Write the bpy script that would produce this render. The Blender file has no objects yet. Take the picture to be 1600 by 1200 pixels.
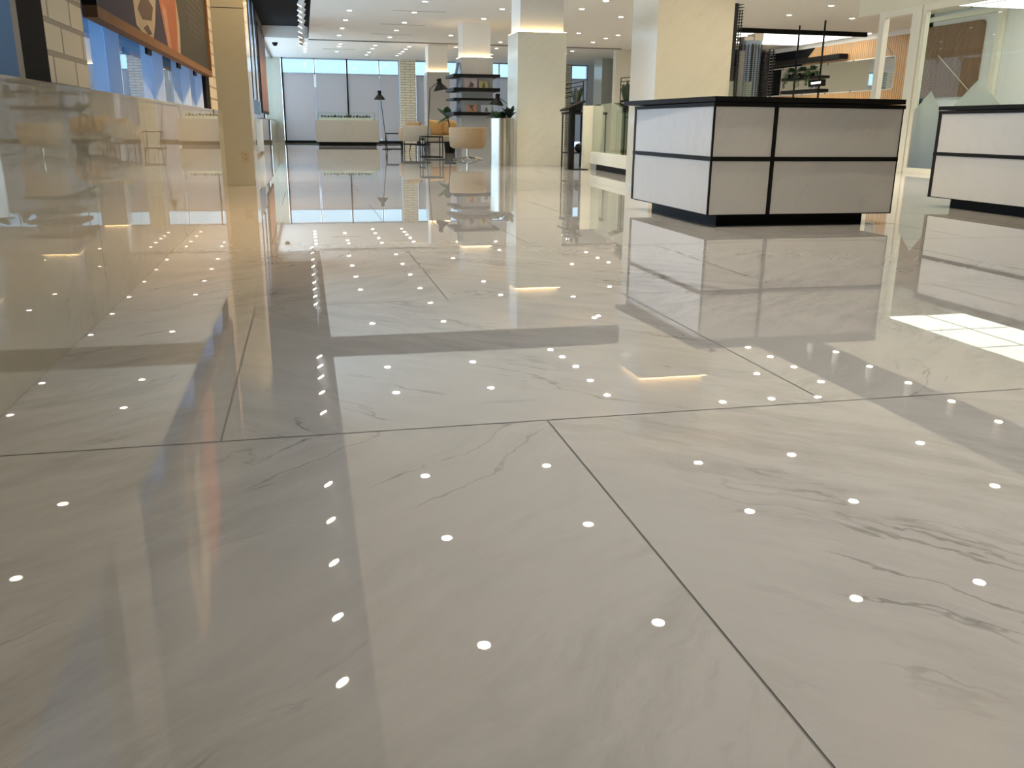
import bpy, bmesh, math, random
from mathutils import Vector, Matrix
random.seed(7)
C = bpy.context.scene.collection
PI = math.pi

# ------------------------------------------------------------------ materials
def new_mat(name):
    m = bpy.data.materials.new(name); m.use_nodes = True
    nt = m.node_tree; nt.nodes.clear()
    out = nt.nodes.new('ShaderNodeOutputMaterial')
    return m, nt, out

def plain(name, col, rough=0.5, metal=0.0, spec=0.5, noise=0.04, nscale=14.0):
    m, nt, out = new_mat(name)
    b = nt.nodes.new('ShaderNodeBsdfPrincipled')
    b.inputs['Roughness'].default_value = rough
    b.inputs['Metallic'].default_value = metal
    b.inputs['Specular IOR Level'].default_value = spec
    tc = nt.nodes.new('ShaderNodeTexCoord')
    n = nt.nodes.new('ShaderNodeTexNoise'); n.inputs['Scale'].default_value = nscale
    n.inputs['Detail'].default_value = 4
    r = nt.nodes.new('ShaderNodeMixRGB')
    r.inputs[1].default_value = (*[c * (1 - noise) for c in col], 1)
    r.inputs[2].default_value = (*[min(1, c * (1 + noise)) for c in col], 1)
    nt.links.new(tc.outputs['Object'], n.inputs['Vector'])
    nt.links.new(n.outputs['Fac'], r.inputs[0])
    nt.links.new(r.outputs[0], b.inputs['Base Color'])
    nt.links.new(b.outputs[0], out.inputs[0])
    return m

def emit(name, col, s):
    m, nt, out = new_mat(name)
    e = nt.nodes.new('ShaderNodeEmission')
    e.inputs[0].default_value = (*col, 1); e.inputs[1].default_value = s
    nt.links.new(e.outputs[0], out.inputs[0])
    return m

def marble(name, base, vein, rough=0.04, coord='Object', rot=(0, 0, 0.6), scale=1.0, amt=0.55, ripple=0.0, spec=0.5, ior=1.5, swap=None):
    m, nt, out = new_mat(name)
    L = nt.links.new
    b = nt.nodes.new('ShaderNodeBsdfPrincipled')
    b.inputs['Roughness'].default_value = rough
    b.inputs['Specular IOR Level'].default_value = spec
    b.inputs['IOR'].default_value = ior
    tc = nt.nodes.new('ShaderNodeTexCoord')
    mp = nt.nodes.new('ShaderNodeMapping'); mp.inputs['Rotation'].default_value = rot
    mp.inputs['Scale'].default_value = (scale, scale, scale)
    L(tc.outputs[coord], mp.inputs['Vector'])
    # gentle warp
    w = nt.nodes.new('ShaderNodeTexNoise'); w.inputs['Scale'].default_value = 2.2; w.inputs['Detail'].default_value = 6
    L(mp.outputs[0], w.inputs['Vector'])
    wm = nt.nodes.new('ShaderNodeVectorMath'); wm.operation = 'MULTIPLY_ADD'
    wm.inputs[1].default_value = (0.22, 0.22, 0.22)
    L(w.outputs['Color'], wm.inputs[0]); L(mp.outputs[0], wm.inputs[2])
    st = nt.nodes.new('ShaderNodeVectorMath'); st.operation = 'MULTIPLY'
    st.inputs[1].default_value = (0.95, 4.6, 4.6)
    L(wm.outputs[0], st.inputs[0])
    # broad soft streaks
    n1 = nt.nodes.new('ShaderNodeTexNoise'); n1.inputs['Scale'].default_value = 2.1; n1.inputs['Detail'].default_value = 9
    n1.inputs['Roughness'].default_value = 0.70
    L(st.outputs[0], n1.inputs['Vector'])
    r1 = nt.nodes.new('ShaderNodeMapRange'); r1.inputs[1].default_value = 0.42; r1.inputs[2].default_value = 0.84
    L(n1.outputs['Fac'], r1.inputs[0])
    # thin dark veins
    n2 = nt.nodes.new('ShaderNodeTexNoise'); n2.inputs['Scale'].default_value = 0.62; n2.inputs['Detail'].default_value = 5
    n2.inputs['Roughness'].default_value = 0.55
    st2 = nt.nodes.new('ShaderNodeVectorMath'); st2.operation = 'MULTIPLY_ADD'; st2.inputs[1].default_value = (0.8, 1.5, 1.5); st2.inputs[2].default_value = (3.1, 7.7, 1.9)
    L(st.outputs[0], st2.inputs[0]); L(st2.outputs[0], n2.inputs['Vector'])
    s2 = nt.nodes.new('ShaderNodeMath'); s2.operation = 'SUBTRACT'; s2.inputs[1].default_value = 0.5
    L(n2.outputs['Fac'], s2.inputs[0])
    a2 = nt.nodes.new('ShaderNodeMath'); a2.operation = 'ABSOLUTE'; L(s2.outputs[0], a2.inputs[0])
    r2 = nt.nodes.new('ShaderNodeMapRange'); r2.inputs[1].default_value = 0.0; r2.inputs[2].default_value = 0.011
    r2.inputs[3].default_value = 1.0; r2.inputs[4].default_value = 0.0
    L(a2.outputs[0], r2.inputs[0])
    n3 = nt.nodes.new('ShaderNodeTexNoise'); n3.inputs['Scale'].default_value = 2.3; n3.inputs['Detail'].default_value = 3
    L(wm.outputs[0], n3.inputs['Vector'])
    r3 = nt.nodes.new('ShaderNodeMapRange'); r3.inputs[1].default_value = 0.52; r3.inputs[2].default_value = 0.66
    L(n3.outputs['Fac'], r3.inputs[0])
    mu = nt.nodes.new('ShaderNodeMath'); mu.operation = 'MULTIPLY'
    r3.inputs[4].default_value = 0.62
    L(r2.outputs[0], mu.inputs[0]); L(r3.outputs[0], mu.inputs[1])
    ad = nt.nodes.new('ShaderNodeMath'); ad.operation = 'MULTIPLY_ADD'; ad.inputs[1].default_value = 0.80
    n4 = nt.nodes.new('ShaderNodeTexNoise'); n4.inputs['Scale'].default_value = 1.15; n4.inputs['Detail'].default_value = 4
    L(mp.outputs[0], n4.inputs['Vector'])
    r4 = nt.nodes.new('ShaderNodeMapRange'); r4.inputs[1].default_value = 0.38; r4.inputs[2].default_value = 0.66
    r4.inputs[3].default_value = 0.12; r4.inputs[4].default_value = 1.0
    L(n4.outputs['Fac'], r4.inputs[0])
    m4 = nt.nodes.new('ShaderNodeMath'); m4.operation = 'MULTIPLY'
    L(r1.outputs[0], m4.inputs[0]); L(r4.outputs[0], m4.inputs[1])
    L(m4.outputs[0], ad.inputs[0]); L(mu.outputs[0], ad.inputs[2])
    am = nt.nodes.new('ShaderNodeMath'); am.operation = 'MULTIPLY'; am.inputs[1].default_value = amt; am.use_clamp = True
    L(ad.outputs[0], am.inputs[0])
    mx = nt.nodes.new('ShaderNodeMixRGB'); mx.inputs[1].default_value = (*base, 1); mx.inputs[2].default_value = (*vein, 1)
    L(am.outputs[0], mx.inputs[0]); L(mx.outputs[0], b.inputs['Base Color'])
    if ripple > 0:
        nb = nt.nodes.new('ShaderNodeTexNoise'); nb.inputs['Scale'].default_value = 3.2; nb.inputs['Detail'].default_value = 1.5
        L(tc.outputs['Object'], nb.inputs['Vector'])
        bp = nt.nodes.new('ShaderNodeBump'); bp.inputs['Strength'].default_value = 1.0; bp.inputs['Distance'].default_value = ripple
        L(nb.outputs['Fac'], bp.inputs['Height']); L(bp.outputs[0], b.inputs['Normal'])
    L(b.outputs[0], out.inputs[0])
    return m

def brick_mat(name, col, mortar, bw, bh, ms=0.006, axis='y'):
    m, nt, out = new_mat(name); L = nt.links.new
    b = nt.nodes.new('ShaderNodeBsdfPrincipled'); b.inputs['Roughness'].default_value = 0.55
    tc = nt.nodes.new('ShaderNodeTexCoord')
    sp = nt.nodes.new('ShaderNodeSeparateXYZ'); cb = nt.nodes.new('ShaderNodeCombineXYZ')
    L(tc.outputs['Object'], sp.inputs[0])
    ax = nt.nodes.new('ShaderNodeMath'); ax.operation = 'ADD'
    L(sp.outputs[0], ax.inputs[0]); L(sp.outputs[1], ax.inputs[1])
    L(ax.outputs[0], cb.inputs[0]); L(sp.outputs[2], cb.inputs[1])
    t = nt.nodes.new('ShaderNodeTexBrick')
    t.inputs['Scale'].default_value = 1.0
    t.inputs['Brick Width'].default_value = bw; t.inputs['Row Height'].default_value = bh
    t.inputs['Mortar Size'].default_value = ms; t.inputs['Mortar Smooth'].default_value = 0.2
    t.inputs['Color1'].default_value = (*col, 1); t.inputs['Color2'].default_value = (*[c * 0.9 for c in col], 1)
    t.inputs['Mortar'].default_value = (*mortar, 1)
    L(cb.outputs[0], t.inputs['Vector']); L(t.outputs['Color'], b.inputs['Base Color'])
    bp = nt.nodes.new('ShaderNodeBump'); bp.inputs['Distance'].default_value = 0.004; bp.invert = True
    L(t.outputs['Fac'], bp.inputs['Height']); L(bp.outputs[0], b.inputs['Normal'])
    L(b.outputs[0], out.inputs[0]); return m

def slat_mat(name, c1, c2, period, axis):
    m, nt, out = new_mat(name); L = nt.links.new
    b = nt.nodes.new('ShaderNodeBsdfPrincipled'); b.inputs['Roughness'].default_value = 0.45
    tc = nt.nodes.new('ShaderNodeTexCoord')
    w = nt.nodes.new('ShaderNodeTexWave'); w.wave_type = 'BANDS'; w.bands_direction = axis
    w.inputs['Scale'].default_value = 0.314 / period; w.inputs['Distortion'].default_value = 0.0
    L(tc.outputs['Object'], w.inputs['Vector'])
    n = nt.nodes.new('ShaderNodeTexNoise'); n.inputs['Scale'].default_value = 2.0; n.inputs['Detail'].default_value = 6
    mp = nt.nodes.new('ShaderNodeMapping'); mp.inputs['Scale'].default_value = (5, 5, 0.4)
    L(tc.outputs['Object'], mp.inputs[0]); L(mp.outputs[0], n.inputs['Vector'])
    r = nt.nodes.new('ShaderNodeMapRange'); r.inputs[1].default_value = 0.1; r.inputs[2].default_value = 0.4
    L(w.outputs['Fac'], r.inputs[0])
    a = nt.nodes.new('ShaderNodeMixRGB'); a.inputs[1].default_value = (*c2, 1); a.inputs[2].default_value = (*c1, 1)
    L(r.outputs[0], a.inputs[0])
    g = nt.nodes.new('ShaderNodeMixRGB'); g.blend_type = 'MULTIPLY'; g.inputs[0].default_value = 0.5
    L(a.outputs[0], g.inputs[1]); L(n.outputs['Fac'], g.inputs[2])
    g2 = nt.nodes.new('ShaderNodeMixRGB'); g2.blend_type = 'MULTIPLY'; g2.inputs[0].default_value = 1.0
    L(g.outputs[0], g2.inputs[1]); g2.inputs[2].default_value = (1.25, 1.25, 1.25, 1)
    L(g2.outputs[0], b.inputs['Base Color']); L(b.outputs[0], out.inputs[0]); return m

def glass_mat(name, refl, tint, rough=0.0, body=None, body_amt=0.0, rng=(0.25, 0.92)):
    """thin pane: mirror-like part that grows at grazing angles, tinted clear part"""
    m, nt, out = new_mat(name); L = nt.links.new
    g = nt.nodes.new('ShaderNodeBsdfGlossy'); g.inputs['Roughness'].default_value = rough
    g.inputs['Color'].default_value = (0.95, 0.97, 0.96, 1)
    t = nt.nodes.new('ShaderNodeBsdfTransparent'); t.inputs[0].default_value = (*[c ** 0.5 for c in tint], 1)   # a pane is crossed through two faces
    f = nt.nodes.new('ShaderNodeLayerWeight'); f.inputs['Blend'].default_value = 0.5
    mr = nt.nodes.new('ShaderNodeMapRange'); mr.interpolation_type = 'SMOOTHSTEP'
    mr.inputs[1].default_value = rng[0]; mr.inputs[2].default_value = rng[1]; mr.inputs[3].default_value = refl[0]; mr.inputs[4].default_value = refl[1]
    L(f.outputs['Facing'], mr.inputs[0])
    mx = nt.nodes.new('ShaderNodeMixShader'); L(mr.outputs[0], mx.inputs[0])
    src = t.outputs[0]
    if body:
        d = nt.nodes.new('ShaderNodeBsdfDiffuse'); d.inputs[0].default_value = (*body, 1)
        m2 = nt.nodes.new('ShaderNodeMixShader'); m2.inputs[0].default_value = body_amt
        L(t.outputs[0], m2.inputs[1]); L(d.outputs[0], m2.inputs[2]); src = m2.outputs[0]
    L(src, mx.inputs[1]); L(g.outputs[0], mx.inputs[2])
    L(mx.outputs[0], out.inputs[0]); return m

def shade_mat(name, col, openness):
    m, nt, out = new_mat(name); L = nt.links.new
    d = nt.nodes.new('ShaderNodeBsdfDiffuse'); d.inputs[0].default_value = (*col, 1)
    t = nt.nodes.new('ShaderNodeBsdfTranslucent'); t.inputs[0].default_value = (*col, 1)
    p = nt.nodes.new('ShaderNodeBsdfTransparent')
    a = nt.nodes.new('ShaderNodeMixShader'); a.inputs[0].default_value = 0.62
    L(d.outputs[0], a.inputs[1]); L(t.outputs[0], a.inputs[2])
    b = nt.nodes.new('ShaderNodeMixShader'); b.inputs[0].default_value = openness
    L(a.outputs[0], b.inputs[1]); L(p.outputs[0], b.inputs[2]); L(b.outputs[0], out.inputs[0]); return m

def film_mat(name, lo, hi, z0, z1, a0, a1):
    """printed frosted film: dense at its foot, sheer at its top edge"""
    m, nt, out = new_mat(name); L = nt.links.new
    tc = nt.nodes.new('ShaderNodeTexCoord'); sp = nt.nodes.new('ShaderNodeSeparateXYZ')
    L(tc.outputs['Object'], sp.inputs[0])
    r = nt.nodes.new('ShaderNodeMapRange'); r.inputs[1].default_value = z0; r.inputs[2].default_value = z1
    L(sp.outputs[2], r.inputs[0])
    c = nt.nodes.new('ShaderNodeMixRGB'); c.inputs[1].default_value = (*lo, 1); c.inputs[2].default_value = (*hi, 1)
    L(r.outputs[0], c.inputs[0])
    d = nt.nodes.new('ShaderNodeBsdfDiffuse'); L(c.outputs[0], d.inputs[0])
    tl = nt.nodes.new('ShaderNodeBsdfTranslucent'); L(c.outputs[0], tl.inputs[0])
    dd = nt.nodes.new('ShaderNodeMixShader'); dd.inputs[0].default_value = 0.4
    L(d.outputs[0], dd.inputs[1]); L(tl.outputs[0], dd.inputs[2])
    t = nt.nodes.new('ShaderNodeBsdfTransparent')
    r2 = nt.nodes.new('ShaderNodeMapRange'); r2.inputs[1].default_value = z0; r2.inputs[2].default_value = z1
    r2.inputs[3].default_value = a0; r2.inputs[4].default_value = a1
    L(sp.outputs[2], r2.inputs[0])
    mx = nt.nodes.new('ShaderNodeMixShader'); L(r2.outputs[0], mx.inputs[0])
    L(t.outputs[0], mx.inputs[1]); L(dd.outputs[0], mx.inputs[2]); L(mx.outputs[0], out.inputs[0]); return m

M = {}
M['floor'] = marble('floor_marble', (0.39, 0.375, 0.355), (0.12, 0.115, 0.11), rough=0.012, coord='UV', rot=(0, 0, -0.75), scale=1.0, amt=1.0, ripple=0.00007, ior=1.8)
M['grout'] = plain('grout', (0.16, 0.15, 0.13), 0.7)
M['dado'] = marble('dado_marble', (0.42, 0.385, 0.31), (0.25, 0.23, 0.18), rough=0.006, rot=(1.2, 0.2, 0.3), scale=0.9, amt=0.5, ripple=0.00007, ior=2.3)
M['column'] = marble('column_marble', (0.78, 0.74, 0.61), (0.50, 0.43, 0.32), rough=0.10, rot=(0.3, 0.72, 0.25), scale=1.0, amt=0.42)
M['panel'] = marble('counter_marble', (0.60, 0.585, 0.55), (0.36, 0.33, 0.29), rough=0.26, rot=(0.5, 0.9, 0.4), scale=1.5, amt=0.42)
M['tan_marble'] = marble('tan_marble', (0.54, 0.54, 0.45), (0.44, 0.40, 0.33), rough=0.14, rot=(0.5, 0.9, 0.4), scale=1.2, amt=0.5)
M['cream_marble'] = marble('cream_marble', (0.74, 0.70, 0.58), (0.50, 0.44, 0.34), rough=0.15, rot=(0.4, 0.8, 0.2), scale=1.6, amt=0.5)
M['black'] = plain('black_metal', (0.009, 0.008, 0.007), 0.5, spec=0.12)
M['black_matt'] = plain('black_matt', (0.010, 0.010, 0.011), 0.8, spec=0.1)
M['plaster'] = plain('ceiling_plaster', (0.86, 0.83, 0.76), 0.85, spec=0.1, noise=0.01)
M['cream'] = plain('cream_paint', (0.80, 0.76, 0.62), 0.7, spec=0.2, noise=0.015)
M['white'] = plain('white_paint', (0.80, 0.80, 0.78), 0.6, spec=0.2, noise=0.01)
M['grey_paint'] = plain('grey_paint', (0.42, 0.40, 0.37), 0.7, spec=0.2)
M['brick_big'] = brick_mat('cream_brick_near', (0.66, 0.59, 0.46), (0.30, 0.26, 0.19), 0.31, 0.105, 0.010)
M['brick'] = brick_mat('cream_brick_far', (0.82, 0.74, 0.54), (0.34, 0.28, 0.19), 0.42, 0.10, 0.010)
M['pane'] = glass_mat('window_glass', (0.03, 0.97), (0.90, 0.96, 1.0), rng=(0.6, 0.97))
M['pane_dark'] = glass_mat('tinted_window_glass', (0.10, 0.80), (0.14, 0.29, 0.52))
M['pane_blue'] = glass_mat('blue_window_glass', (0.05, 0.6), (0.30, 0.58, 0.92))
M['pane_far'] = glass_mat('far_window_glass', (0.04, 0.6), (0.32, 0.40, 0.41))
M['clear'] = glass_mat('clear_glass', (0.03, 0.7), (0.90, 0.97, 0.93))
M['green_glass'] = glass_mat('greenish_glass', (0.04, 0.6), (0.72, 0.86, 0.76))
M['room_glass'] = glass_mat('partition_glass', (0.012, 0.75), (0.86, 0.93, 0.86), rng=(0.5, 0.97))
M['fin'] = plain('fin_daylight_tint', (0.62, 0.80, 1.0), 0.5, noise=0.02)  # blue of the daylight is put into the base colour
M['shade'] = shade_mat('roller_shade', (0.74, 0.66, 0.635), 0.08)
M['frame_grey'] = plain('grey_frame', (0.20, 0.19, 0.18), 0.5)
M['frame_blue'] = plain('blue_grey_frame', (0.40, 0.44, 0.50), 0.5)
M['frame_white'] = plain('cream_frame', (0.83, 0.80, 0.68), 0.45)
M['steel'] = plain('brushed_steel', (0.56, 0.52, 0.44), 0.24, metal=1.0)
M['wood_frame'] = plain('wood_frame', (0.15, 0.082, 0.040), 0.6, spec=0.08, noise=0.2, nscale=6)
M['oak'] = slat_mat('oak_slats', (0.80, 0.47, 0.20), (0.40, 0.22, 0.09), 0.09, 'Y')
M['oak_dark'] = slat_mat('oak_slats_dark_brown', (0.30, 0.17, 0.08), (0.12, 0.065, 0.03), 0.045, 'Y')  # dark brown slats, narrower than on the bar wall
M['tan'] = plain('tan_leather', (0.44, 0.29, 0.15), 0.55)
M['beige'] = plain('beige_fabric', (0.50, 0.43, 0.32), 0.8)
M['mustard'] = plain('mustard_cushion', (0.58, 0.34, 0.12), 0.75)
M['leaf'] = plain('leaf_green', (0.045, 0.10, 0.035), 0.45, noise=0.4, nscale=20)
M['leaf_dark'] = plain('leaf_dark', (0.012, 0.026, 0.012), 0.5, noise=0.4, nscale=20)
M['soil'] = plain('soil', (0.05, 0.035, 0.02), 0.9)
M['led'] = emit('warm_led', (1.0, 0.66, 0.28), 26.0)
M['lamp_disc'] = emit('downlight_disc', (1.0, 0.90, 0.74), 60.0)
M['spot_disc'] = emit('spotlight_disc', (1.0, 0.86, 0.64), 70.0)
M['luminous'] = emit('luminous_ceiling', (1.0, 0.97, 0.88), 2.7)
M['sign_light'] = emit('lit_sign', (1.0, 0.97, 0.9), 2.2)
M['mirror'] = plain('mirror', (0.88, 0.90, 0.88), 0.02, metal=1.0, noise=0.0)
M['paper'] = plain('paper_white', (0.80, 0.78, 0.74), 0.6)
M['tower_dark'] = plain('tower_dark', (0.03, 0.03, 0.032), 0.35)
M['tower_grey'] = plain('tower_grey', (0.22, 0.22, 0.22), 0.5)
M['tower_glass'] = plain('tower_glass', (0.42, 0.52, 0.66), 0.16, metal=0.25)
M['tower_cream'] = plain('tower_cream', (0.70, 0.66, 0.56), 0.6)
M['city'] = plain('concrete_tower', (0.20, 0.20, 0.22), 0.8)

# ------------------------------------------------------------------ mesh helpers
class MB:
    def __init__(s): s.bm = bmesh.new()
    def box(s, x0, x1, y0, y1, z0, z1, bev=0.0):
        b = bmesh.new(); bmesh.ops.create_cube(b, size=1.0)
        for v in b.verts:
            v.co = Vector((x0 + (v.co.x + .5) * (x1 - x0), y0 + (v.co.y + .5) * (y1 - y0), z0 + (v.co.z + .5) * (z1 - z0)))
        if bev > 0:
            bmesh.ops.bevel(b, geom=list(b.edges), offset=bev, segments=2, affect='EDGES', profile=0.6)
        s.add(b); return s
    def add(s, b, mat=None):
        if mat is not None: bmesh.ops.transform(b, matrix=mat, verts=list(b.verts))
        me = bpy.data.meshes.new('tmp'); b.to_mesh(me); b.free(); s.bm.from_mesh(me); bpy.data.meshes.remove(me)
    def rbox(s, c, size, rot, bev=0.0):
        b = bmesh.new(); bmesh.ops.create_cube(b, size=1.0)
        for v in b.verts: v.co = Vector((v.co.x * size[0], v.co.y * size[1], v.co.z * size[2]))
        if bev > 0: bmesh.ops.bevel(b, geom=list(b.edges), offset=bev, segments=3, affect='EDGES', profile=0.6)
        m = Matrix.Translation(c) @ Matrix.Rotation(rot[2], 4, 'Z') @ Matrix.Rotation(rot[1], 4, 'Y') @ Matrix.Rotation(rot[0], 4, 'X')
        s.add(b, m); return s
    def cyl(s, c, r, h, seg=24, axis=None, r2=None, caps=True):
        b = bmesh.new()
        bmesh.ops.create_cone(b, cap_ends=caps, segments=seg, radius1=r, radius2=r if r2 is None else r2, depth=h)
        m = Matrix.Translation((0, 0, h / 2))
        if axis is not None:
            m = Vector((0, 0, 1)).rotation_difference(Vector(axis).normalized()).to_matrix().to_4x4() @ m
        s.add(b, Matrix.Translation(c) @ m); return s
    def lathe(s, c, prof, seg=28, mat=None):
        b = bmesh.new(); rings = []
        for (r, z) in prof:
            rings.append([b.verts.new((r * math.cos(2 * PI * i / seg), r * math.sin(2 * PI * i / seg), z)) for i in range(seg)])
        for a, d in zip(rings, rings[1:]):
            for i in range(seg):
                b.faces.new((a[i], a[(i + 1) % seg], d[(i + 1) % seg], d[i]))
        if prof[0][0] > 1e-4: b.faces.new(list(reversed(rings[0])))
        if prof[-1][0] > 1e-4: b.faces.new(rings[-1])
        m = Matrix.Translation(c)
        if mat is not None: m = m @ mat
        s.add(b, m); return s
    def tube(s, pts, r, seg=8):
        b = bmesh.new(); pts = [Vector(p) for p in pts]; rings = []
        for i, p in enumerate(pts):
            d = (pts[min(i + 1, len(pts) - 1)] - pts[max(i - 1, 0)]).normalized()
            q = Vector((0, 0, 1)).rotation_difference(d)
            rings.append([b.verts.new(p + q @ Vector((r * math.cos(2 * PI * k / seg), r * math.sin(2 * PI * k / seg), 0))) for k in range(seg)])
        for a, d in zip(rings, rings[1:]):
            for i in range(seg): b.faces.new((a[i], a[(i + 1) % seg], d[(i + 1) % seg], d[i]))
        b.faces.new(list(reversed(rings[0]))); b.faces.new(rings[-1])
        s.add(b); return s
    def poly(s, pts, off):
        """flat polygon pulled out along off to a thin solid"""
        b = bmesh.new(); off = Vector(off)
        a = [b.verts.new(Vector(p)) for p in pts]; d = [b.verts.new(Vector(p) + off) for p in pts]
        b.faces.new(a); b.faces.new(list(reversed(d)))
        n = len(pts)
        for i in range(n): b.faces.new((a[i], d[i], d[(i + 1) % n], a[(i + 1) % n]))
        bmesh.ops.recalc_face_normals(b, faces=list(b.faces)); s.add(b); return s
    def leaf(s, base, d, ln, w, droop=0.2):
        base = Vector(base); d = Vector(d).normalized()
        side = d.cross(Vector((0, 0, 1)))
        if side.length < .1: side = Vector((1, 0, 0))
        side.normalize(); b = bmesh.new(); rows = []
        for i, t in enumerate((0, .25, .55, .8, 1.0)):
            ww = w * (0.12, .8, 1.0, .6, .04)[i]
            p = base + d * ln * t + Vector((0, 0, -droop * ln * t * t))
            rows.append((b.verts.new(p - side * ww / 2), b.verts.new(p + Vector((0, 0, -.08 * w))), b.verts.new(p + side * ww / 2)))
        for a, c in zip(rows, rows[1:]):
            b.faces.new((a[0], a[1], c[1], c[0])); b.faces.new((a[1], a[2], c[2], c[1]))
        s.add(b); return s
    def build(s, name, mat, parent=None, smooth=False, at=None):
        """geometry is given in world space; it is stored relative to the parent's empty"""
        o_loc = Vector(parent['_o']) if parent is not None and '_o' in parent else Vector(at or (0, 0, 0))
        for v in s.bm.verts: v.co -= o_loc
        bmesh.ops.recalc_face_normals(s.bm, faces=[f for f in s.bm.faces]) if False else None
        me = bpy.data.meshes.new(name); s.bm.to_mesh(me); s.bm.free()
        if smooth:
            for p in me.polygons: p.use_smooth = True
        for m in (mat if isinstance(mat, (list, tuple)) else [mat]): me.materials.append(m)
        o = bpy.data.objects.new(name, me); C.objects.link(o)
        if parent is not None:
            o.parent = parent; o['_o'] = list(o_loc)
        else:
            o.location = o_loc; o['_o'] = list(o_loc)
        return o

def auto_smooth(o, ang=0.7):
    me = o.data
    for p in me.polygons: p.use_smooth = True
    b = bmesh.new(); b.from_mesh(me)
    for e in b.edges:
        e.smooth = not (len(e.link_faces) == 2 and e.calc_face_angle(0) > ang)
    b.to_mesh(me); b.free(); return o

def thing(name, label, cat, loc, group=None):
    o = bpy.data.objects.new(name, None); C.objects.link(o)
    o.location = loc; o['_o'] = list(loc); o['label'] = label; o['category'] = cat
    o.empty_display_size = 0.1
    if group: o['group'] = group
    return o
def tag(o, label, cat, group=None):
    o['label'] = label; o['category'] = cat
    if group: o['group'] = group
    return o
def struct(o): o['kind'] = 'structure'; return o
def sbox(name, mat, *b, bev=0.0): return struct(MB().box(*b, bev=bev).build(name, mat))

def copy_tree(root, loc, label=None, group=None):
    r = root.copy(); C.objects.link(r); r.location = loc; r['_o'] = list(loc)
    if label: r['label'] = label
    if group: r['group'] = group
    for ch in list(root.children):
        c = ch.copy(); C.objects.link(c); c.parent = r
        for g in list(ch.children):
            d = g.copy(); C.objects.link(d); d.parent = c
    return r

# ------------------------------------------------------------------ camera
fpx, pitch, yaw, roll = 1.36295163, 0.28703796, 0.22836453, 0.00986213
EYE = 0.72
def cam_dir(x, f, y):
    c, s = math.cos(roll), math.sin(roll); x, y = c * x - s * y, s * x + c * y
    c, s = math.cos(pitch), math.sin(pitch); f, y = c * f + s * y, -s * f + c * y
    c, s = math.cos(yaw), math.sin(yaw); x, f = c * x + s * f, -s * x + c * f
    return Vector((x, f, y))
cd = bpy.data.cameras.new('camera'); cam = bpy.data.objects.new('camera', cd); C.objects.link(cam)
R_, U_, F_ = cam_dir(1, 0, 0), cam_dir(0, 0, 1), cam_dir(0, 1, 0)
mw = Matrix((( R_.x, U_.x, -F_.x, 0), (R_.y, U_.y, -F_.y, 0), (R_.z, U_.z, -F_.z, EYE), (0, 0, 0, 1)))
cam.matrix_world = mw
cd.sensor_width = 36; cd.lens = fpx * 1000 / 1600 * 36; cd.clip_start = 0.02; cd.clip_end = 400
bpy.context.scene.camera = cam

# ------------------------------------------------------------------ floor: large slabs in running bond
SL, XO = 1.595, 0.567
YJ = [-6.2, -4.55, -2.9, -1.25, 0.40, 2.04, 3.68, 5.30, 6.93]
while YJ[-1] < 42: YJ.append(YJ[-1] + 1.63)
fb = bmesh.new(); uvl = fb.loops.layers.uv.new('UVMap')
rs = random.Random(3)
for r, (y0, y1) in enumerate(zip(YJ, YJ[1:])):
    off = XO if r % 2 == 0 else XO - SL / 2
    k0 = int((-1.4 - off) // SL); k1 = int((20 - off) // SL) + 1
    for k in range(k0, k1 + 1):
        x0 = max(-1.3, off + k * SL); x1 = min(20.0, off + (k + 1) * SL)
        if x1 - x0 < .02: continue
        g = 0.0024
        vs = [fb.verts.new((a, b, 0)) for a, b in ((x0 + g, y0 + g), (x1 - g, y0 + g), (x1 - g, y1 - g), (x0 + g, y1 - g))]
        f = fb.faces.new(vs)
        fl = -1 if k % 2 == 0 else 1   # bookmatched neighbours
        ou, ov = rs.uniform(0, 60), rs.uniform(0, 60)
        for lp in f.loops:
            lx, ly = lp.vert.co.x - x0, lp.vert.co.y - y0
            lp[uvl].uv = (ou + (lx if fl > 0 else lx), ov + fl * ly)
me = bpy.data.meshes.new('floor'); fb.to_mesh(me); fb.free(); me.materials.append(M['floor']); me.materials.append(M['grout'])
b2 = bmesh.new(); b2.from_mesh(me)
vs = [b2.verts.new(p) for p in ((-1.3, -6.2, -0.0015), (20, -6.2, -0.0015), (20, 42, -0.0015), (-1.3, 42, -0.0015))]
b2.faces.new(vs).material_index = 1
b2.to_mesh(me); b2.free()
fo = bpy.data.objects.new('floor', me); C.objects.link(fo); struct(fo)

# ------------------------------------------------------------------ ceiling
ZC, ZR = 3.25, 3.60
YE = 29.5          # far edge of the main ceiling
def ceil_piece(name, x0, x1, y0, y1):
    o = MB().box(x0, x1, y0, y1, ZC, ZR).build(name, [M['plaster'], M['black_matt']])
    for p in o.data.polygons:
        if p.normal.z > -0.5: p.material_index = 1
    return struct(o)
ceil_piece('ceiling', 0.30, 8.20, -6.2, 15.35)
ceil_piece('ceiling', 0.30, 16.6, 16.95, YE)
ceil_piece('ceiling', 9.60, 16.6, -6.2, 16.95)
sbox('ceiling', M['black_matt'], -1.35, 16.6, -6.2, YE + .05, ZR + .002, ZR + .10)
sbox('ceiling', M['plaster'], -1.35, 20, YE + .06, 38.2, ZC + .012, ZR)
struct(MB().box(0.30, 10.5, YE, YE + .055, ZC - .03, ZC + .05).build('trim_shadow_gap', M['frame_grey']))  # dark strip stands in for the shadow gap along the ceiling edge
sbox('wall_recess_end', M['plaster'], -1.35, 0.295, YE - .03, YE + .05, ZC + .012, ZR)

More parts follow.
